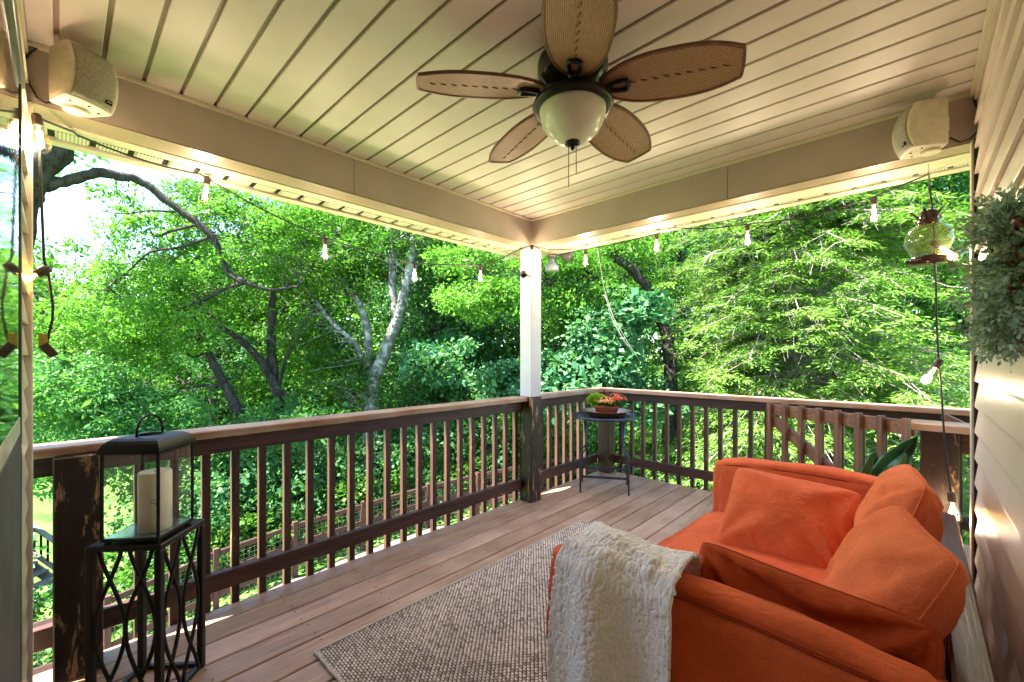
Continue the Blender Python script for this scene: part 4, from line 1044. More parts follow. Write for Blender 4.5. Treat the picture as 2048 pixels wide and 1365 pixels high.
def blossoms(name, mat, n, cen, rad, seed):
    r_ = random.Random(seed); me_ = MB().lathe([(0.003, -0.004), (0.011, 0.002), (0.0125, 0.004), (0.006, 0.0015), (0.001, 0.0)], n=7).mesh('blossom', mat, smooth=True)
    for k in range(n):
        d = Vector((r_.gauss(0, 1), r_.gauss(0, 1), abs(r_.gauss(0, 0.7)) + 0.1)).normalized()
        d = (d + Vector((0.45, -0.55, 0.1))).normalized() if r_.random() < 0.6 else d
        p = Vector(cen) + Vector((d.x * rad[0], d.y * rad[1], d.z * rad[2]))
        o = bpy.data.objects.new(name, me_); COL.objects.link(o); o.parent = pot; o.location = p - pot.location
        o.rotation_mode = 'QUATERNION'; o.rotation_quaternion = d.to_track_quat('Z', 'Y')
blossoms('blossom', M['petal_or'], 70, pc - ud * 0.02 - vd * 0.045 - Vector((0, 0, 0.005)), (0.11, 0.07, 0.045), 1)
blossoms('blossom', M['petal_pink'], 14, pc - ud * 0.03 - vd * 0.05 - Vector((0, 0, 0.02)), (0.10, 0.06, 0.045), 2)
blossoms('blossom', M['petal_red'], 55, rd + Vector((0, 0, 0.01)), (0.11, 0.10, 0.062), 3)

# ================================================================== SOFA
sofa = thing('sofa', 'orange upholstered outdoor sofa with slipcovered arms and a wooden frame against the wall', 'sofa', (-0.4, 1.85, 0))
def softbox(lo, hi, r_=0.04, n=(28, 28, 20), puff=0.0, wr=0.004, seed=0, arch=0.0, archaxis=0):
    """rounded box as a closed mesh with soft creases"""
    lo, hi = np.array(lo, float), np.array(hi, float); c = (lo + hi) / 2; h = (hi - lo) / 2
    bm = bmesh.new(); bmesh.ops.create_cube(bm, size=2)
    bmesh.ops.subdivide_edges(bm, edges=bm.edges[:], cuts=n[0], use_grid_fill=True)
    P = np.array([v.co[:] for v in bm.verts])
    # push samples towards the edges for round corners
    Q = np.sign(P) * (1 - (1 - np.abs(P)) ** 1.35)
    W = Q * h; inner = np.clip(W, -(h - r_), (h - r_)); d = W - inner; ln = np.linalg.norm(d, axis=1); ok = ln > 1e-9
    W[ok] = inner[ok] + d[ok] / ln[ok][:, None] * r_
    nrm = np.zeros_like(W); nrm[ok] = d[ok] / ln[ok][:, None]
    face = np.abs(np.abs(P) - 1) < 1e-6; nr2 = np.sign(P) * face; nr2 /= np.maximum(np.linalg.norm(nr2, axis=1)[:, None], 1e-6); nrm[~ok] = nr2[~ok]
    if puff:
        u = np.ones(len(P))
        for ax in range(3): u *= np.where(face[:, ax], 1, (1 - P[:, ax] ** 2))
        W += nrm * (puff * u)[:, None]
    if arch:
        s_ = P[:, archaxis]; W[:, 2] += arch * (1 - s_ ** 2) * (P[:, 2] * 0.5 + 0.5)
    W += nrm * (wr * vnoise(W, 22, seed) + wr * 0.5 * vnoise(W, 60, seed + 1))[:, None]
    W += c
    for v, w_ in zip(bm.verts, W): v.co = w_
    me = bpy.data.meshes.new('soft'); bm.to_mesh(me); bm.free()
    me.polygons.foreach_set('use_smooth', np.ones(len(me.polygons), bool)); return me
AZ = 0.700
far_arm = link('arm_cushion', softbox((-0.845, 2.565, 0.10), (0.045, 2.70, AZ - 0.01), 0.045, wr=0.010, seed=3, puff=0.02, arch=0.03), M['orange'], sofa)
near_arm = link('arm_cushion', softbox((-0.835, 1.045, 0.10), (0.045, 1.155, AZ - 0.01), 0.04, wr=0.010, seed=9, puff=0.02, arch=0.025), M['orange'], sofa)
def arm_z(x): return AZ - 0.01 + 0.028 * (1 - ((x + 0.4) / 0.44) ** 2)
for (yy_, seed) in ((2.585, 1), (1.150, 2), (1.052, 3)):
    MB().tube([(x_, yy_ + 0.002 * math.sin(x_ * 30 + seed) + (0.012 if yy_ > 1.1 else -0.012) * (1 - ((x_ + 0.4) / 0.44) ** 2) * (0.6 if yy_ < 2 else -0.9), arm_z(x_) - 0.012) for x_ in np.linspace(-0.80, 0.02, 30)], 0.0045, 6).build('welt', M['seam'], sofa, smooth=True)
link('seat_cushion', softbox((-0.855, 1.158, 0.235), (0.03, 2.56, 0.435), 0.06, wr=0.012, seed=5, puff=0.025), M['orange'], sofa)
link('seat_skirt', softbox((-0.80, 1.16, 0.06), (0.03, 2.558, 0.232), 0.02, wr=0.004, seed=6), M['orange'], sofa)
MB().box((0.058, 1.02, 0.565), (0.128, 2.72, 0.60)).build('back_rail', M['sofawood'], sofa, bevel=0.006)
for k in range(9):
    yk = 1.07 + k * 0.19; MB().box((0.078, yk, 0.12), (0.105, yk + 0.06, 0.564)).build('back_slat', M['sofawood'], sofa, bevel=0.003)
for (x_, y_) in ((-0.78, 1.03), (0.058, 1.03), (-0.78, 2.66), (0.058, 2.66)):
    z_ = 0.564 if x_ > 0 else 0.098
    MB().box((x_, y_, 0.012 if (x_ < -0.36) else 0.001), (x_ + 0.06, y_ + 0.055, z_)).build('leg', M['sofawood'], sofa, bevel=0.004)
MB().box((-0.80, 1.17, 0.03), (0.05, 2.55, 0.058)).build('frame_rail', M['sofawood'], sofa, bevel=0.004)

def pillow_mesh(w_, h_, t_, seed=0, n=64, wr=1.0, pinch=0.07):
    u = np.linspace(-1, 1, n); U, V_ = np.meshgrid(u, u, indexing='ij')
    U = np.sin(U * np.pi / 2); V_ = np.sin(V_ * np.pi / 2)
    X = w_ / 2 * U * (1 - pinch * (1 - V_ ** 2)) ; Z = h_ / 2 * V_ * (1 - pinch * (1 - U ** 2))
    cr_ = 1 - 0.075 * (np.abs(U) ** 5 * np.abs(V_) ** 5); X = X * cr_; Z = Z * cr_
    prof = ((1 - U ** 2).clip(0) ** 0.42) * ((1 - V_ ** 2).clip(0) ** 0.42)
    out = []
    for sgn in (1, -1):
        P = np.stack([X, 0 * X, Z], -1)
        # creases: radial near corners + soft broad lumps
        r_ = np.random.default_rng(seed + (sgn > 0)); cr = np.zeros_like(X)
        for (cx0, cz0) in ((-1, -1), (1, -1), (-1, 1), (1, 1)):
            dx, dz = U - cx0, V_ - cz0; rr_ = np.hypot(dx, dz); an = np.arctan2(dz, dx)
            cr += np.sin(an * r_.uniform(7, 11) + r_.uniform(0, 6)) * np.exp(-((rr_ - 0.65) / 0.42) ** 2) * 0.009
        edge = np.minimum(1 - np.abs(U), 1 - np.abs(V_))
        cr += 0.004 * np.sin((U * 3 + V_ * 2) * 9 + 2 * np.sin(V_ * 5)) * np.exp(-edge * 7) 
        cr += 0.008 * vnoise(P, 14, seed + 5) + 0.005 * vnoise(P, 38, seed + 8)
        Yv = sgn * (t_ / 2 * prof + wr * cr * np.minimum(prof * 1.4, 1))
        P[..., 1] = Yv; out.append(P)
    bm = bmesh.new()
    for k, P in enumerate(out):
        vv = [[bm.verts.new(P[i, j]) for j in range(n)] for i in range(n)]
        for i in range(n - 1):
            for j in range(n - 1):
                q = [vv[i][j], vv[i + 1][j], vv[i + 1][j + 1], vv[i][j + 1]]
                bm.faces.new(q if k == 1 else q[::-1])
    bmesh.ops.remove_doubles(bm, verts=bm.verts, dist=1e-5); bmesh.ops.recalc_face_normals(bm, faces=bm.faces)
    me = bpy.data.meshes.new('pillow'); bm.to_mesh(me); bm.free(); me.polygons.foreach_set('use_smooth', np.ones(len(me.polygons), bool)); return me
def pillow(label, c, ax, up, w_, h_, t_, mat, seed, wr=1.0, pinch=0.07):
    t = thing('throw_pillow', label, 'pillow', c, 'orange pillows on the sofa')
    ax = Vector(ax).normalized(); up = Vector(up); up = (up - ax * up.dot(ax)).normalized(); nn_ = up.cross(ax)
    me = pillow_mesh(w_, h_, t_, seed, wr=wr, pinch=pinch); Mx = Matrix((ax, nn_, up)).transposed(); 
    t.rotation_mode = 'QUATERNION'; t.rotation_quaternion = Mx.to_quaternion()
    link('pillow_cover', me, mat, t, False)
    k = 0; pts = []
    for s_ in range(4):
        for i in range(24):
            q = -1 + 2 * i / 24; u_, v_ = [(q, -1), (1, q), (-q, 1), (-1, -q)][s_]
            u_, v_ = math.sin(u_ * math.pi / 2), math.sin(v_ * math.pi / 2)
            q_ = 1 - 0.075 * (abs(u_) ** 5 * abs(v_) ** 5); pts.append((w_ / 2 * u_ * (1 - pinch * (1 - v_ * v_)) * q_, 0, h_ / 2 * v_ * (1 - pinch * (1 - u_ * u_)) * q_))
    MB().tube(pts + [pts[0]], 0.003, 5, False).build('piping', mat, t, world=False, smooth=True)
    return t
pillow('square bright orange pillow leaning on the far sofa arm', (-0.425, 2.24, 0.565), (1, 0.04, -0.06), (0.0, 0.62, 0.55), 0.52, 0.46, 0.19, M['orange'], 11, 1.0)
pillow('upright orange pillow in the far corner against the wall side', (-0.065, 2.13, 0.655), (0.10, -1, 0.04), (0.30, 0.10, 1), 0.50, 0.47, 0.21, M['orangelight'], 21, 1.2)
pillow('plump orange pillow in front, slumped against the wooden back rail', (-0.075, 1.61, 0.62), (0.25, -1, 0.02), (0.45, 0.15, 1), 0.50, 0.47, 0.21, M['orangelight'], 31, 1.2)
pillow('long dark rust velvet pillow lying along the inside of the near arm', (-0.215, 1.235, 0.575), (1, -0.13, -0.03), (-0.02, 0.10, 1), 0.52, 0.38, 0.14, M['rust'], 41, 3.0, 0.05)

# throw blanket over the near arm
nu, nv = 230, 420
u = np.linspace(0, 1, nu); v = np.linspace(0, 1, nv); U, V_ = np.meshgrid(u, v, indexing='ij')
# path over the arm in the (y,z) plane by arc length
path = [(1.30, 0.50), (1.245, 0.60), (1.215, 0.70), (1.175, 0.735), (1.10, 0.742), (1.035, 0.735), (1.005, 0.70), (0.990, 0.60), (0.975, 0.45), (0.965, 0.30), (0.96, 0.12)]
pa = np.array(path); seg = np.r_[0, np.cumsum(np.hypot(*np.diff(pa, axis=0).T))]; tt = seg / seg[-1]
from_v = V_ * (0.96 + 0.04 * np.sin(U * 7))
Yp = np.interp(from_v, tt, pa[:, 0]); Zp = np.interp(from_v, tt, pa[:, 1])
ker = 1.0
dY = np.gradient(Yp, axis=1); dZ = np.gradient(Zp, axis=1); nl = np.hypot(dY, dZ); nY, nZ = dZ / nl * -1, dY / nl
sgn = np.sign((Yp - 1.10) * nY + (Zp - 0.6) * nZ); 
nY = nY * np.where(sgn == 0, 1, sgn); nZ = nZ * np.where(sgn == 0, 1, sgn)
dn = np.clip((V_ - 0.40) / 0.6, 0, 1)
xc = -0.742 + U * (0.318 + 0.05 * dn) - 0.035 * dn + 0.012 * np.sin(V_ * 9 + U * 3)
fold = 0.5 + 0.5 * np.sin(U * 9.5 + 1.9 * np.sin(V_ * 2.6 + 0.6) + 2.2); fold2 = np.sin(U * 7.0 - 1.8 * V_ + 0.9)
ampl = 0.006 + 0.046 * dn ** 0.5 * (0.28 + 0.72 / (1 + np.exp((U - 0.55) * 16)))
disp = 0.014 + ampl * fold ** 1.5 + 0.010 * fold2 * (0.4 + dn) + 0.014 * np.exp(-((V_ - 0.33 - 0.14 * (U - 0.3)) / 0.03) ** 2) * (U < 0.8)
P = np.stack([xc, Yp + nY * disp, Zp + nZ * disp], -1)
fluff = rng.normal(0, 1, (nu, nv)); 
for _ in range(4):
    fluff = (fluff + np.roll(fluff, 1, 0) + np.roll(fluff, 1, 1) + np.roll(fluff, -1, 0) + np.roll(fluff, -1, 1)) / 5
fluff = fluff / fluff.std()
P[..., 1] += nY * fluff * 0.0012; P[..., 2] += nZ * fluff * 0.0012; P[..., 0] += fluff * 0.0008
th = link('throw_blanket', grid_mesh('throw_blanket', P, M['sherpa'])); so_ = th.modifiers.new('s', 'SOLIDIFY'); so_.thickness = 0.010; so_.offset = -1
tag(th, 'fluffy white sherpa throw draped over the near sofa arm', 'throw blanket')

# potted plant behind the sofa
pp = Vector((-0.17, 3.26, 0))
plant = thing('potted_plant', 'broad dark green leafed potted plant behind the far sofa arm', 'plant', pp)
MB().lathe([(0.08, 0.001), (0.11, 0.02), (0.125, 0.20), (0.132, 0.22), (0.122, 0.22), (0.115, 0.19), (0.02, 0.185)], pp, 28).build('pot', M['terracotta'], plant, smooth=True)
M['bigleaf'] = plain('glossy_dark_leaf', (0.018, 0.085, 0.028), 0.28, nscale=12, var=0.5)
M['midrib'] = plain('pale_midrib', (0.15, 0.28, 0.10), 0.4)
def bigleaf(base_, tip, w_, bend, side):
    base_, tip = Vector(base_), Vector(tip); n1, n2 = 26, 9; d = tip - base_; sd_ = Vector(side); sd_ = (sd_ - d.normalized() * sd_.dot(d.normalized())).normalized(); nn_ = d.normalized().cross(sd_)
    P = np.zeros((n1, n2, 3)); mid = []
    for i in range(n1):
        t = i / (n1 - 1); c_ = base_ + d * t + nn_ * bend * math.sin(math.pi * t) ; ww = w_ * (math.sin(math.pi * min(1, 0.08 + 0.92 * t) ** 0.85) ** 0.8) * (1 if t < 1 else 0)
        mid.append(c_ + nn_ * 0.0)
        for k in range(n2):
            s_ = -1 + 2 * k / (n2 - 1); P[i, k] = c_ + sd_ * ww * s_ + nn_ * (0.25 * ww * abs(s_) + 0.006 * math.sin(t * 26 + s_ * 2) * abs(s_))
    o = link('leaf', grid_mesh('leaf', P, M['bigleaf']), None, plant); s2 = o.modifiers.new('s', 'SOLIDIFY'); s2.thickness = 0.0015
    r_ = MB().tube([m_ - nn_ * 0.001 for m_ in mid], [0.003 * (1 - 0.8 * i / n1) for i in range(n1)], 5).build('midrib', M['midrib'], None, smooth=True)
    r_.parent = o; r_.location = (0, 0, 0)
tipA = onY(1836, 872, 3.2)
bigleaf((-0.19, 3.25, 0.40), tipA, 0.075, 0.05, (0.5, 0.4, -1))
bigleaf((-0.17, 3.25, 0.40), onY(1812, 905, 3.15), 0.06, -0.03, (0.9, -0.2, -0.7))
bigleaf((-0.13, 3.26, 0.40), onY(1826, 930, 3.2), 0.05, 0.03, (0.9, -0.2, -0.6))
bigleaf((-0.22, 3.25, 0.38), onY(1752, 900, 3.25), 0.05, 0.02, (0.9, 0.3, -0.2))
bigleaf((-0.24, 3.27, 0.36), (-0.42, 3.32, 0.60), 0.05, 0.02, (0.6, 0.6, -0.2))
stm = MB()
for k, (a_, b_) in enumerate(((-0.19, 0.40), (-0.17, 0.40), (-0.13, 0.40), (-0.22, 0.38), (-0.24, 0.36))): stm.tube([(pp.x, pp.y, 0.18), (a_, 3.25, b_)], 0.006, 6)
stm.build('stem', M['midrib'], plant, smooth=True)

# ================================================================== WREATH
wc = Vector((0.155, 1.36, 1.472))
wr_ = thing('wreath', 'grey-green eucalyptus wreath with a twisted vine ring on the right wall', 'wreath', (WX, wc.y, wc.z))
m = MB()
for k in range(26):
    r0 = 0.105 + random.uniform(-0.018, 0.018); x0 = random.uniform(-0.025, 0.02); ph = random.uniform(0, 6.28); f_ = random.randint(3, 6)
    pts = [Vector((wc.x + x0 + 0.012 * math.sin(f_ * a + ph), wc.y + (r0 + 0.012 * math.cos(f_ * a + ph)) * math.cos(a), wc.z + (r0 + 0.012 * math.cos(f_ * a + ph)) * math.sin(a))) for a in np.linspace(0, 2 * math.pi, 60)]
    m.tube(pts, random.uniform(0.002, 0.0045), 5, False)
m.build('vine_ring', M['vine'], wr_, smooth=True)
r_ = np.random.default_rng(3); quads = []; stems = MB()
for k in range(430):
    ang = r_.uniform(0, 2 * math.pi)
    if R(30) < ang < R(96): continue
    c_ = np.array([wc.x + r_.normal(0, 0.014) - 0.008, wc.y + 0.105 * math.cos(ang), wc.z + 0.105 * math.sin(ang)])
    d = np.array([-abs(r_.normal(0.28, 0.28)), math.cos(ang) * r_.uniform(0.2, 1.2), math.sin(ang) * r_.uniform(0.1, 1.1)]) + np.array([-0.08, 0.35, -0.20]) + r_.normal(0, 0.2, 3)
    d /= np.linalg.norm(d); Ls = r_.uniform(0.04, 0.09); bend = r_.normal(0, 0.25, 3) + np.array([0, 0, -0.12])
    sz_ = r_.uniform(0.011, 0.021); pts = []
    nl_ = int(r_.integers(8, 15))
    for i in range(nl_ + 1):
        t = i / nl_; p = c_ + d * Ls * t + bend * Ls * 0.35 * t * t; p[0] = min(p[0], 0.172); pts.append(Vector(p))
    if k % 3 == 0: stems.tube(pts[::2], 0.0009, 3, False)
    for i in range(1, nl_ + 1):
        tn = np.array(pts[i] - pts[i - 1]); tn /= max(np.linalg.norm(tn), 1e-9); sd_ = np.cross(tn, r_.normal(size=3)); sd_ /= np.linalg.norm(sd_)
        for q_ in ((1, -1) if i < nl_ else (0,)):
            a_ = tn * (0.75 if q_ else 1) + sd_ * q_ * r_.uniform(0.5, 1.0) + r_.normal(0, 0.15, 3); a_ /= np.linalg.norm(a_)
            b_ = np.cross(a_, np.cross(tn, sd_) + r_.normal(0, 0.5, 3)); b_ /= np.linalg.norm(b_)
            L1 = sz_ * r_.uniform(0.7, 1.3) * (1.15 - 0.4 * i / nl_); w1 = L1 * r_.uniform(0.17, 0.30); p = np.array(pts[i])
            quads.append([p, p + a_ * L1 * 0.5 + b_ * w1, p + a_ * L1, p + a_ * L1 * 0.5 - b_ * w1])
V = np.array(quads); V[..., 0] = np.minimum(V[..., 0], 0.178)
o = link('wreath_leaves', quads_mesh('wreath_leaves', V, M['leaf_grey']), None, wr_); o['kind'] = 'stuff'
stems.build('wreath_stems', M['vine'], wr_)['kind'] = 'stuff'

# ================================================================== FENCE
fen = thing('fence', 'brown three-rail wooden fence backed with wire mesh along the yard edge', 'fence', (ftop[4].x, ftop[4].y, groundz(ftop[4].x, ftop[4].y)))
def fsplit(pts, sp=2.35):
    out = [pts[0]]; acc = 0
    for a, b in zip(pts[:-1], pts[1:]):
        L_ = (b - a).length; s_ = 0
        while acc + (L_ - s_) >= sp:
            s_ += sp - acc; acc = 0; out.append(a.lerp(b, s_ / L_))
        acc += L_ - s_
    return out
fposts = [ftop[0], ftop[1], ftop[2]] + [atD(*p) for p in ((590, 1047.5, 9.95), (725, 1007, 11), (856, 971, 12.2), (955, 948, 13.0))] + fsplit(ftop[6:], 2.4)[1:]
for p in fposts:
    g_ = groundz(p.x, p.y); o = MB().box((p.x - 0.05, p.y - 0.05, g_ - 0.1), (p.x + 0.05, p.y + 0.05, p.z + 0.05)).build('fence_post', M['fence_z'], fen, bevel=0.004)
wm = MB()
for a, b in zip(fposts[:-1], fposts[1:]):
    d = (b - a).normalized()
    for dz in (0.07, 0.49, 0.92):
        MB().beam(a + d * 0.052 - Vector((0, 0, dz)), b - d * 0.052 - Vector((0, 0, dz)), 0.035, 0.115).build('fence_rail', M['fence_x'], fen, bevel=0.003)
    n_ = Vector((d.y, -d.x, 0)).normalized() 
    if n_.dot(-Vector((a.x, a.y, 0))) > 0: n_ = -n_
    off = n_ * 0.03; Lx = (b - a).length; nv_ = int(Lx / 0.10)
    for k in range(nv_ + 1):
        p = a.lerp(b, k / nv_) + off; wm.tube([p - Vector((0, 0, 1.12)), p], 0.002, 3, False)
    for dz in [0.1 * k for k in range(12)]:
        wm.tube([a + off - Vector((0, 0, dz)), b + off - Vector((0, 0, dz))], 0.002, 3, False)
wmo = wm.build('wire_mesh', M['wire'], fen); wmo['kind'] = 'stuff'

# neighbouring grey stair at the left
sp0 = atD(93, 1195, 9.0)
stt = thing('grey_stair', 'weathered grey wooden steps with a handrail on the lawn at the far left', 'stairs', (sp0.x, sp0.y, groundz(sp0.x, sp0.y)))
right = Vector((CC, SS, 0)); fw = Vector((-SS, CC, 0)); ptop = atD(93, 1122, 9.0)
for k in range(6):
    c_ = sp0 - right * (0.05 + 0.24 * k) + Vector((0, 0, 0.02 + 0.175 * k))
    MB().beam(c_ - fw * 0.42, c_ + fw * 0.42, 0.26, 0.04).build('step', M['greywood'], stt)
for s_ in (-0.44, 0.44):
    a_ = ptop + fw * s_; g_ = groundz(a_.x, a_.y); b_ = Vector((a_.x, a_.y, g_ - 0.1))
    MB().beam(b_, a_, 0.09, 0.09, up=right).build('stair_post', M['greywood'], stt)
    c_ = a_ - right * 1.5 + Vector((0, 0, 1.05)); MB().beam(a_ + Vector((0, 0, 0.02)), c_, 0.11, 0.04).build('handrail', M['greywood'], stt)
    MB().beam(a_ - Vector((0, 0, 0.58)), c_ - Vector((0, 0, 0.58)), 0.04, 0.09).build('lower_rail', M['greywood'], stt)
    MB().beam(sp0 + fw * s_ * 0.95 + Vector((0, 0, -0.1)), sp0 + fw * s_ * 0.95 - right * 1.4 + Vector((0, 0, 0.90)), 0.04, 0.22).build('stringer', M['greywood'], stt)
    for k in range(1, 10):
        p = a_.lerp(c_, k / 10); MB().beam(p - Vector((0, 0, 0.57)), p - Vector((0, 0, 0.02)), 0.03, 0.03, up=right).build('baluster', M['black'], stt)

# ================================================================== TREES
def sprays(cen, rad, n_per, size, flat=0.35, droop=0.25, aspect=0.5, seed=0, tilt=0.35):
    """flat clumps of leaf-sized quads; cen (K,3), rad (K,)"""
    r_ = np.random.default_rng(seed); K = len(cen); N = K * n_per
    c = np.repeat(cen, n_per, 0); R_ = np.repeat(rad, n_per)
    # each spray has its own tilt
    nz = r_.normal(0, tilt, (K, 2)); sp = np.stack([nz[:, 0], nz[:, 1], np.ones(K)], -1); sp /= np.linalg.norm(sp, axis=1)[:, None]
    spn = np.repeat(sp, n_per, 0)
    d = r_.normal(size=(N, 3)); d /= np.linalg.norm(d, axis=1)[:, None]; d *= (r_.uniform(0, 1, N) ** 0.45)[:, None]
    h = (d * spn).sum(1)[:, None]; d = d - spn * h * (1 - flat)
    P0 = c + d * R_[:, None]; P0[:, 2] -= droop * R_ * (np.linalg.norm(d, axis=1) ** 2)
    a = d + r_.normal(0, 0.55, (N, 3)); a[:, 2] -= 0.25; a /= np.linalg.norm(a, axis=1)[:, None]
    nrm = spn + r_.normal(0, 0.45, (N, 3)); b = np.cross(a, nrm); b /= np.maximum(np.linalg.norm(b, axis=1)[:, None], 1e-6)
    L_ = (size * np.clip(r_.lognormal(-0.06, 0.36, N), 0.4, 2.2) * np.repeat(r_.uniform(0.75, 1.3, K), n_per))[:, None]; W_ = L_ * aspect * 0.5
    return np.stack([P0, P0 + a * L_ * 0.45 + b * W_, P0 + a * L_, P0 + a * L_ * 0.45 - b * W_], 1)
def ell_points(ells, seed):
    """ells: (px,py,D,rx_px,ry_px,depth_m,count) -> cluster centres"""
    r_ = np.random.default_rng(seed); out = []
    for (px, py, D, rx, ry, dm, n) in ells:
        d = r_.normal(size=(n, 3)); d /= np.linalg.norm(d, axis=1)[:, None]; d *= (r_.uniform(0.15, 1, n) ** 0.5)[:, None]
        c = np.array(atD(px, py, D)); R1, H1 = rx * D / FPX, ry * D / FPX
        right = np.array([CC, SS, 0]); fwd = np.array([-SS, CC, 0])
        out.append(c + d[:, :1] * right * R1 + d[:, 1:2] * fwd * dm + d[:, 2:3] * np.array([0, 0, 1.0]) * H1)
    return np.concatenate(out)
def limb_pts(spec, n=5, seed=0, wob=0.05):
    """spec: [(px,py,D,r)...] -> smooth wobbly world polyline"""
    r_ = random.Random(seed); P_ = [atD(a, b, D) for a, b, D, r0 in spec]; Rr = [s_[3] for s_ in spec]; out, rad = [], []
    for i in range(len(P_) - 1):
        p0, p1, p2, p3 = P_[max(i - 1, 0)], P_[i], P_[i + 1], P_[min(i + 2, len(P_) - 1)]
        for k in range(n):
            t = k / n
            q = 0.5 * ((2 * p1) + (-p0 + p2) * t + (2 * p0 - 5 * p1 + 4 * p2 - p3) * t * t + (-p0 + 3 * p1 - 3 * p2 + p3) * t ** 3)
            rr_ = Rr[i] * (1 - t) + Rr[i + 1] * t; out.append(q + Vector((r_.gauss(0, wob), r_.gauss(0, wob), r_.gauss(0, wob))) * rr_ * 2); rad.append(rr_ * r_.uniform(0.92, 1.1))
    out.append(P_[-1]); rad.append(Rr[-1]); return out, rad
def tree(name, label, limbs, ells, leaf, bark_, size, rad, n_per, seed, group=None, twigs=0.35, aspect=0.5, leafname='crown', extra=None, droop=0.25, flat=0.35, tilt=0.35, twig_r=0.009):
    L0 = [limb_pts(s_, 5, seed * 31 + i) for i, s_ in enumerate(limbs)]
    b0 = L0[0][0][0]; gzz = groundz(b0.x, b0.y)
    t = thing(name, label, 'tree', (b0.x, b0.y, gzz), group)
    allp = []
    for i, (pts, rr_) in enumerate(L0):
        if i == 0 and pts[0].z > gzz:
            pts = [Vector((pts[0].x, pts[0].y, gzz - 0.2))] + pts; rr_ = [rr_[0] * 1.35] + rr_
        MB().tube(pts, rr_, 10 if i == 0 else 8).build('trunk' if i == 0 else 'limb', bark_, t, smooth=True)
        allp += pts
    cen = ell_points(ells, seed)
    if extra is not None: cen = np.concatenate([cen, extra])
    r_ = np.random.default_rng(seed + 99); K = len(cen)
    rd_ = rad * r_.uniform(0.6, 1.3, K)
    if twigs:
        A = np.array([p[:] for p in allp]); m = MB()
        for k in range(K):
            if r_.uniform() > twigs: continue
            dd = np.linalg.norm(A - cen[k], axis=1) + 0.6 * np.maximum(0, A[:, 2] - cen[k, 2]); j_ = int(r_.choice(np.argsort(dd)[:14])); a_ = Vector(A[j_]); b_ = Vector(cen[k])
            if (a_ - b_).length > 2.6: 
                a_ = b_ + (a_ - b_).normalized() * 1.2
            mid = a_.lerp(b_, 0.5) + Vector(r_.normal(0, 0.12, 3)) * (a_ - b_).length * 0.5
            q1 = a_.lerp(mid, 0.5) + Vector(r_.normal(0, 0.06, 3)); q2 = mid.lerp(b_, 0.5) + Vector(r_.normal(0, 0.06, 3)) + Vector((0, 0, 0.05))
            m.tube([a_, q1, mid, q2, b_], [twig_r * 1.8, twig_r * 1.3, twig_r, twig_r * 0.6, twig_r * 0.3], 4, False)
        if m.v: m.build('branches', bark_, t)['kind'] = 'stuff'
    V = sprays(cen, rd_, n_per, size, flat=flat, droop=droop, aspect=aspect, seed=seed + 7, tilt=tilt)
    o = link(leafname, quads_mesh(leafname, V, leaf), None, t); o['kind'] = 'stuff'
    return t
# E: big trunk at the left with the long arching limb
tree('arching_tree', 'large rough-barked tree at the left with a long arching limb against the sky',
     [[(20, 1100, 9, .30), (15, 800, 9, .26), (20, 600, 9, .25), (42, 430, 9, .24), (80, 350, 9, .23), (125, 290, 9, .22), (150, 180, 9, .18), (200, 60, 9, .12)],
      [(50, 400, 9, .16), (90, 372, 9.1, .13), (150, 358, 9.3, .11), (190, 346, 9.4, .105), (235, 352, 9.6, .10), (285, 366, 9.9, .09), (335, 404, 10.1, .085), (385, 440, 10.3, .085), (420, 470, 10.4, .08), (445, 510, 10.5, .065), (455, 545, 10.6, .06), (490, 566, 10.6, .085)],
      [(490, 566, 10.6, .06), (450, 578, 10.6, .04), (405, 602, 10.5, .035), (355, 620, 10.4, .02)], [(490, 566, 10.6, .06), (540, 580, 10.9, .04), (600, 572, 11.4, .03)],
      [(425, 473, 10.4, .045), (360, 495, 10.2, .03), (300, 505, 10.1, .025), (260, 540, 10, .02), (210, 580, 9.9, .01)], [(395, 450, 10.3, .04), (345, 462, 10.1, .035), (315, 474, 10, .02), (298, 458, 10, .012)],
      [(350, 425, 10.2, .025), (300, 422, 10, .02), (240, 428, 9.9, .012), (180, 415, 9.9, .008)]],
     [(310, 465, 12.0, 130, 60, 0.9, 110), (430, 400, 12.2, 120, 45, 0.9, 110), (300, 560, 11.8, 150, 50, 0.9, 110), (430, 560, 12.4, 120, 70, 1.0, 120),
      (200, 650, 11.5, 150, 60, 1.0, 130), (290, 680, 11.8, 150, 60, 1.0, 110), (580, 430, 12.2, 120, 55, 1.0, 110), (110, 300, 9.3, 50, 40, 0.8, 10), (560, 480, 12.4, 90, 50, 1, 50),
      (330, 520, 10.4, 150, 50, 0.5, 26), (250, 600, 10.2, 150, 50, 0.6, 40), (350, 630, 10.6, 100, 40, 0.6, 20), (470, 430, 10.8, 80, 30, 0.4, 14), (260, 385, 10.2, 60, 25, 0.4, 8)],
     M['leaf_bright'], M['bark_dark'], 0.085, 0.40, 60, 11, twigs=0.20, tilt=0.4, twig_r=0.006)
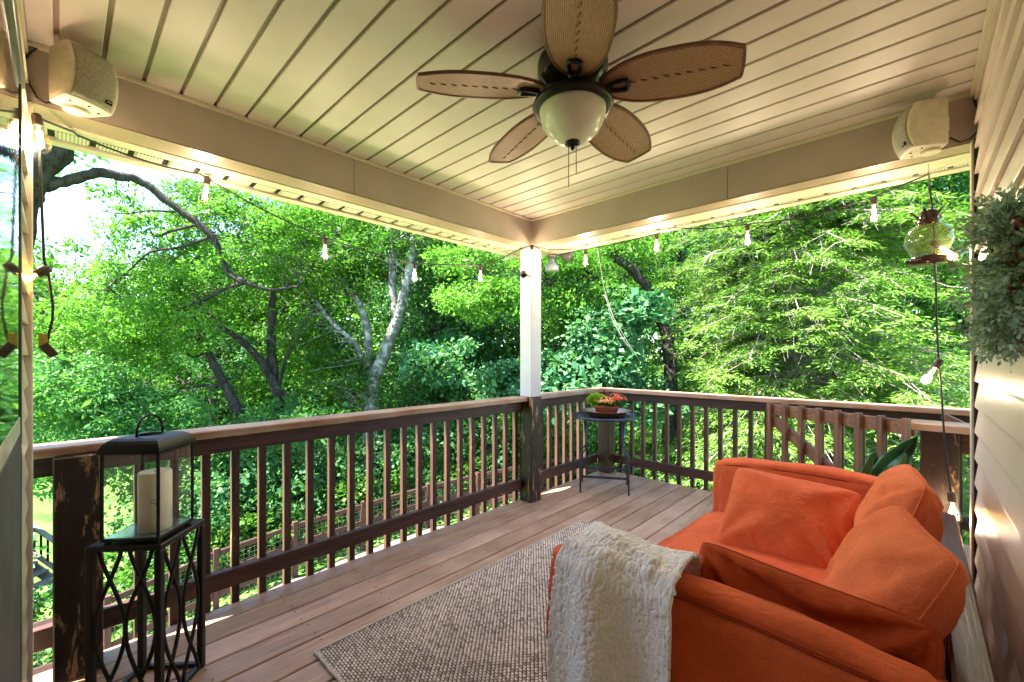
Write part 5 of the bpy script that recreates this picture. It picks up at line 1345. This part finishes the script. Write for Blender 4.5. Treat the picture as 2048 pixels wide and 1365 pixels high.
# lichen tree
tree('lichen_tree', 'pale lichen-covered forked tree behind the fence left of the porch post',
     [[(722, 1085, 14, 0.302), (735, 960, 14, 0.277), (742, 850, 14, 0.252), (745, 780, 14, 0.227), (768, 705, 14, 0.202), (790, 650, 14, 0.176), (806, 590, 14, 0.160), (818, 540, 14, 0.143), (828, 480, 14, 0.118), (842, 400, 14.1, 0.076)],
      [(795, 640, 14, 0.143), (786, 590, 14, 0.126), (784, 530, 14, 0.118), (780, 470, 14, 0.101), (774, 400, 14, 0.076), (772, 320, 14, 0.042)],
      [(742, 800, 14.1, 0.168), (738, 720, 14.2, 0.151), (733, 655, 14.3, 0.126), (715, 600, 14.3, 0.101), (690, 570, 14.3, 0.092), (655, 520, 14.4, 0.084), (610, 465, 14.4, 0.067), (560, 415, 14.4, 0.042)],
      [(740, 760, 14.2, 0.084), (712, 690, 14, 0.076), (673, 655, 14, 0.067), (640, 615, 14, 0.063), (612, 570, 14, 0.050), (598, 530, 14, 0.034)]],
     [(640, 560, 14.3, 130, 60, 1.3, 130), (760, 500, 14.6, 110, 60, 1.3, 90), (560, 500, 14.6, 110, 50, 1.2, 90), (660, 420, 14.8, 130, 45, 1.2, 100), (690, 760, 14.2, 110, 70, 1.0, 130), (620, 680, 14.5, 110, 60, 1.0, 90), (860, 470, 14.6, 80, 50, 1.2, 60)],
     M['leaf_mid'], M['bark_lichen'], 0.11, 0.50, 56, 12, twigs=0.4, twig_r=0.018)
tree('leaning_tree', 'dark tree with one leaning trunk and one upright trunk, left of the pale forked tree',
     [[(560, 900, 13.5, 0.163), (556, 790, 13.5, 0.150), (520, 720, 13.5, 0.116), (480, 680, 13.5, 0.102), (440, 652, 13.5, 0.082), (395, 600, 13.5, 0.048)],
      [(556, 790, 13.6, 0.150), (545, 730, 13.7, 0.143), (543, 670, 13.7, 0.136), (545, 600, 13.7, 0.102), (555, 520, 13.7, 0.068)], [(556, 780, 13.5, 0.068), (575, 710, 13.5, 0.048), (600, 672, 13.5, 0.034)]],
     [(470, 600, 17, 120, 60, 1.6, 130), (580, 620, 17.5, 100, 60, 1.6, 110), (520, 520, 17.5, 130, 60, 1.6, 120), (600, 720, 17.5, 80, 60, 1.2, 70)],
     M['leaf_bright'], M['bark_dark'], 0.12, 0.55, 52, 13, twigs=0.3, twig_r=0.02)
tree('young_tree', 'slim dark tree leaning left above the left railing',
     [[(490, 900, 12.2, .16), (480, 836, 12.2, .14), (455, 780, 12.2, .12), (432, 735, 12.2, .11), (400, 672, 12.2, .08), (375, 600, 12.2, .04)], [(415, 702, 12.2, .05), (390, 715, 12.1, .03), (370, 705, 12.1, .02)], [(450, 770, 12.2, .05), (380, 775, 12.0, .03), (310, 790, 11.9, .015)]],
     [(330, 650, 15, 120, 55, 1.3, 110), (300, 760, 14.5, 120, 40, 1.2, 90), (410, 600, 15.5, 90, 50, 1.2, 60)],
     M['leaf_mid'], M['bark_dark'], 0.11, 0.48, 52, 14, twigs=0.3, twig_r=0.016)
tree('dark_limbed_tree', 'tree with dark mossy limbs seen just right of the porch post',
     [[(1340, 900, 12.5, .22), (1340, 720, 12.5, .19), (1320, 630, 12.5, .17), (1292, 572, 12.4, .14), (1258, 535, 12.3, .13), (1222, 512, 12.2, .12), (1196, 480, 12.1, .10), (1165, 420, 12, .07)],
      [(1320, 640, 12.5, .11), (1270, 598, 12.3, .10), (1232, 578, 12.2, .09), (1188, 561, 12, .085), (1150, 556, 11.9, .075), (1100, 568, 11.8, .06), (1050, 574, 11.7, .05), (995, 572, 11.6, .03)],
      [(1188, 561, 12, .07), (1180, 545, 12, .06), (1156, 531, 11.9, .04)]],
     [(1120, 520, 12, 110, 35, 1.2, 100), (980, 600, 11.8, 110, 45, 1.2, 110), (1180, 600, 12.2, 110, 50, 1.2, 100), (1250, 500, 12.8, 100, 45, 1.2, 80), (940, 520, 12.2, 80, 30, 1.0, 50), (1130, 620, 12.5, 60, 50, 1, 50), (1300, 560, 13.2, 80, 50, 1.2, 50)],
     M['leaf_bright'], M['bark_dark'], 0.095, 0.42, 58, 15, twigs=0.4)
# mid-distance trees, each its own
rT = random.Random(5)
fills = [(120, 24, 560, 130, 'm'), (270, 27, 600, 140, 'b'), (420, 25, 560, 130, 'd'), (560, 26, 500, 140, 'm'), (700, 24, 520, 140, 'b'), (820, 19, 600, 120, 'd'), (905, 17, 640, 110, 'd'), (985, 21, 560, 130, 'm'), (1090, 19, 600, 120, 'd'),
         (1180, 22, 500, 140, 'm'), (1330, 20, 520, 140, 'd'), (1480, 22, 460, 150, 'm'), (1640, 21, 450, 150, 'd'), (1800, 20, 430, 150, 'm'), (1950, 19, 460, 150, 'd'), (860, 27, 470, 140, 'b'), (1240, 28, 440, 150, 'b')]
kindn = {'m': ('slender_tree', 'mid green woodland tree standing in the wood beyond the fence', 'leaf_mid', 'woodland trees beyond the fence'),
         'b': ('bright_tree', 'bright yellow-green woodland tree deep in the wood beyond the fence', 'leaf_bright', 'woodland trees beyond the fence'),
         'd': ('dark_green_tree', 'dark green woodland tree beyond the fence', 'leaf_deep', 'woodland trees beyond the fence')}  # trees with the deep green leaf colour
where = ['rising above the black lantern', 'above the middle of the left railing', 'behind the young leaning tree', 'right behind the dark two-trunked tree', 'directly behind the pale forked tree',
         'just right of the pale forked tree', 'midway between the pale forked tree and the porch post', 'closing against the left side of the porch post', 'just right of the porch post', 'behind the round side table',
         'between the dark-limbed tree and the cedar', 'behind the left flank of the cedar', 'directly behind the cedar trunk', 'behind the right flank of the cedar', 'behind the right end of the porch, by the wreath', 'far behind the pale forked tree to its right', 'far behind the dark-limbed tree']
for i, (px, D, cy, rx, kd) in enumerate(fills):
    nm_, lb_, lf_, gp_ = kindn[kd]; lb_ = {'m': 'mid green woodland tree ', 'b': 'bright yellow-green woodland tree ', 'd': 'dark green woodland tree '}[kd] + where[i]; lean = rT.uniform(-40, 40)
    lim = [[(px, 960, D, .20), (px + lean * 0.3, 800, D, .17), (px + lean * 0.7, 650, D, .14)] + ([(px + lean, 480, D, .09), (px + lean * 1.2, 360, D, .04)] if px > 600 else [(px + lean * 0.9, 590, D, .06)]),
           [(px + lean * 0.6, 690, D, .09), (px + lean * 0.6 - 50, 600, D, .06), (px + lean * 0.6 - 90, 520, D, .03)], [(px + lean * 0.7, 650, D, .08), (px + lean * 0.7 + 50, 570, D, .05), (px + lean * 0.7 + 80, 500, D, .03)]]
    low = 330 if px > 600 else cy
    el = [(px, cy, D, rx, 90, 2.2, 120), (px + 20, cy + 140, D, rx * 0.9, 80, 2.0, 105), (px - 10, cy + 260, D, rx * 0.8, 70, 1.8, 55)]
    if px > 600: el.append((px, cy - 130, D, rx * 0.9, 80, 2.0, 105))
    tree(nm_, lb_, lim, el, M[lf_], M['bark_dark'], 0.19, 0.75, 40, 200 + i, group=gp_, twigs=0.12, twig_r=0.02)

# cedar at the right: drooping feathery sprays and pale dead twigs
def cedar():
    lim = [[(1590, 960, 11.5, .30), (1588, 800, 11.5, .27), (1586, 640, 11.5, .22), (1585, 490, 11.5, .17), (1584, 400, 11.5, .15), (1582, 250, 11.5, .12), (1580, 60, 11.5, .08)]]
    L0 = [limb_pts(s_, 5, 77) for s_ in lim]; b0 = L0[0][0][0]; gzz = groundz(b0.x, b0.y)
    t = thing('cedar_tree', 'large feathery cedar with pale dead twigs filling the right of the view', 'tree', (b0.x, b0.y, gzz))
    pts, rr_ = L0[0]; MB().tube([Vector((b0.x, b0.y, gzz - .2))] + pts, [rr_[0] * 1.3] + rr_, 12).build('trunk', M['bark_cedar'], t, smooth=True)
    r_ = np.random.default_rng(55); m = MB(); tw = MB(); cen = []; dirs = []
    K = 440
    for k in range(K):
        zz = r_.uniform(-2.6, 8.6); f_ = np.clip((12.5 - zz) / 13.0, 0.3, 1); a_ = r_.uniform(0, 2 * math.pi)
        L_ = (1.5 + 3.2 * f_) * r_.uniform(0.55, 1.05); d = Vector((math.cos(a_), math.sin(a_), 0))
        s0 = Vector((b0.x, b0.y, zz)); n_ = 7; bp_ = []
        for i in range(n_ + 1):
            q = i / n_; bp_.append(s0 + d * L_ * q + Vector((0, 0, 0.25 * q - 0.9 * q * q * (0.5 + f_))) + Vector(r_.normal(0, 0.06, 3)) * q)
        if zz > -1.8: m.tube(bp_, [0.035 * (1 - 0.8 * i / n_) for i in range(n_ + 1)], 4, False)
        for i in range(2, n_ + 1):
            for _ in range(3):
                sd_ = d.cross(Vector((0, 0, 1))) * r_.choice([-1, 1]) + d * r_.uniform(0.1, 0.9); sd_.normalize()
                ll = r_.uniform(0.25, 0.7) * (1.2 - 0.5 * i / n_)
                e_ = bp_[i] + sd_ * ll + Vector((0, 0, -ll * r_.uniform(0.1, 0.6)))
                if r_.uniform() < 0.32:
                    md = bp_[i].lerp(e_, 0.5) + Vector(r_.normal(0, 0.05, 3)); tw.tube([bp_[i], md, e_, e_ + Vector(r_.normal(0, 0.10, 3)) - Vector((0, 0, 0.14))], [0.007, 0.005, 0.004, 0.002], 3, False)
                    tw.tube([md, md + Vector(r_.normal(0, 0.12, 3)) - Vector((0, 0, 0.22))], [0.005, 0.003], 3, False)
                    tw.tube([md.lerp(e_, .5), md + sd_ * 0.15 + Vector(r_.normal(0, 0.12, 3)) - Vector((0, 0, 0.15))], [0.005, 0.003], 3, False)
                if r_.uniform() < 0.88:
                    cen.append(bp_[i].lerp(e_, r_.uniform(0.4, 1.0))); dirs.append(sd_ + Vector((0, 0, -0.25)))
    m.build('branches', M['bark_cedar'], t)['kind'] = 'stuff'; tw.build('dead_twigs', M['twig_pale'], t)['kind'] = 'stuff'
    cen = np.array(cen); dirs = np.array(dirs); K = len(cen); n_per = 62; N = K * n_per
    D0 = -SS * cen[:, 0] + CC * cen[:, 1]
    c = np.repeat(cen, n_per, 0); d = np.repeat(dirs, n_per, 0); d /= np.linalg.norm(d, axis=1)[:, None]
    up = np.array([0, 0, 1.0]); s_ = np.cross(d, up); s_ /= np.linalg.norm(s_, axis=1)[:, None]
    al = r_.uniform(-0.32, 0.32, N); ac = r_.normal(0, 0.10, N)
    P0 = c + d * al[:, None] + s_ * ac[:, None]; P0[:, 2] += r_.normal(0, 0.035, N) - 0.5 * np.abs(al) ** 2
    a_ = d * r_.uniform(0.5, 1.2, N)[:, None] + s_ * np.sign(ac)[:, None] * 0.8 + r_.normal(0, 0.32, (N, 3)); a_[:, 2] -= 0.15; a_ /= np.linalg.norm(a_, axis=1)[:, None]
    b_ = np.cross(a_, up + r_.normal(0, 0.5, (N, 3))); b_ /= np.linalg.norm(b_, axis=1)[:, None]
    L_ = r_.uniform(0.06, 0.15, N)[:, None]; W_ = L_ * 0.12
    V = np.stack([P0, P0 + a_ * L_ * 0.4 + b_ * W_, P0 + a_ * L_, P0 + a_ * L_ * 0.4 - b_ * W_], 1)
    o = link('needle_sprays', quads_mesh('needle_sprays', V, M['leaf_cedar']), None, t); o['kind'] = 'stuff'
    return t
cedar()
# a few crooked pale stems hanging in front of the vines
ds = thing('bare_sapling', 'cluster of thin pale leaning stems between the porch post and the cedar', 'sapling', atD(1275, 720, 9.5))
for spec in ([(1208, 590, 9.5, .006), (1235, 650, 9.5, .008), (1278, 720, 9.5, .005)], [(1205, 560, 9.5, .004), (1225, 640, 9.5, .008), (1262, 700, 9.5, .008)], [(1195, 500, 9.5, .005), (1215, 600, 9.5, .007), (1250, 690, 9.5, .007)]):
    pts, rr_ = limb_pts(spec, 5, 3, 0.3); MB().tube(pts, rr_, 5).build('stem', M['twig_pale'], ds, smooth=True)

# understorey: ferny shrubs at the left, vines and ivy on the bank, far wood
def mass(name, label, cat, ells, leaf, size, rad, n_per, seed, aspect=0.5, flat=0.5, droop=0.2, tilt=0.5, extra=None):
    cen = ell_points(ells, seed)
    if extra is not None: cen = np.concatenate([cen, extra])
    r_ = np.random.default_rng(seed + 1); g_ = gz(cen[:, 0], cen[:, 1]); cen = cen[cen[:, 2] > g_ + 0.02]
    V = sprays(cen, rad * r_.uniform(0.6, 1.3, len(cen)), n_per, size, flat, droop, aspect, seed, tilt)
    o = link(name, quads_mesh(name, V, leaf)); return tag(o, label, cat, kind='stuff')
mass('ferny_shrubs', 'mass of light ferny shrubs beyond the left railing', 'shrubs',
     [(120, 770, 10.5, 150, 60, 1.0, 120), (280, 830, 11, 150, 60, 1.0, 150), (520, 870, 12, 130, 50, 0.9, 110), (150, 900, 10.5, 150, 90, 0.9, 140), (400, 960, 11.5, 160, 80, 0.8, 150), (600, 950, 12.8, 90, 70, 0.7, 70), (610, 830, 13, 90, 40, 0.8, 40)],
     M['leaf_fern'], 0.115, 0.36, 46, 31, aspect=0.42)
def bank(n, seed, dlo, dhi, hlo, hhi):
    """points on the rising bank behind the fence"""
    r_ = np.random.default_rng(seed); out = []
    for k in range(n):
        i = r_.integers(0, len(ftop) - 1); t = r_.uniform(); p = ftop[i].lerp(ftop[i + 1], t); o_ = -inward(i) * r_.uniform(dlo, dhi)
        x, y_ = p.x + o_.x, p.y + o_.y; out.append((x, y_, groundz(x, y_) + r_.uniform(hlo, hhi) ** 1.0))
    return np.array(out)
mass('undergrowth', 'deep green undergrowth and ivy on the bank behind the fence', 'undergrowth',
     [(860, 900, 14.5, 110, 80, 1.2, 120), (980, 860, 14.5, 110, 90, 1.2, 140), (1130, 850, 14.8, 110, 90, 1.2, 140), (700, 930, 14, 90, 60, 1.0, 80), (880, 780, 15.5, 110, 70, 1.2, 100)],
     M['leaf_deep'], 0.095, 0.42, 56, 32, aspect=0.8, extra=bank(1300, 5, 0.4, 5.5, 0.1, 2.6))
mass('vine_tangle', 'tangle of broad blue-green vine leaves right of the porch post', 'vines',
     [(1120, 760, 11.5, 70, 80, 0.7, 70), (1210, 690, 11.2, 70, 80, 0.7, 70), (1180, 770, 11, 90, 60, 0.7, 70), (1010, 770, 12.5, 60, 50, 0.7, 36), (1280, 620, 11.2, 60, 40, 0.6, 30), (1240, 800, 11, 90, 50, 0.6, 60), (880, 720, 14, 90, 50, 1, 50)],
     M['leaf_teal'], 0.14, 0.42, 36, 33, aspect=0.8, extra=None)
mass('creeper', 'bright creeper leaves on the bank behind the fence', 'creeper', [(1060, 800, 12.8, 120, 60, 0.6, 60)], M['leaf_mid'], 0.08, 0.34, 50, 34, aspect=0.9, extra=bank(600, 9, 0.2, 2.2, 0.1, 1.7))
# far wood ring
r_ = np.random.default_rng(8); K = 8200
pxr = r_.uniform(-500, 2500, K); Dr = r_.uniform(29, 46, K); top = np.where(pxr < 520, 590 - 40 * np.sin(pxr * 0.02), np.where(pxr < 900, 430, 300)); pyr = top + (900 - top) * r_.uniform(0, 1, K) ** 0.9
cen = np.array([atD(a_, b_, c_)[:] for a_, b_, c_ in zip(pxr, pyr, Dr)])
V = sprays(cen, 1.5 * r_.uniform(0.6, 1.3, K), 36, 0.42, 0.6, 0.2, 0.6, 9, 0.5)
tag(link('distant_wood', quads_mesh('distant_wood', V, M['leaf_far'])), 'distant wood closing the view behind the trees', 'wood', kind='stuff')
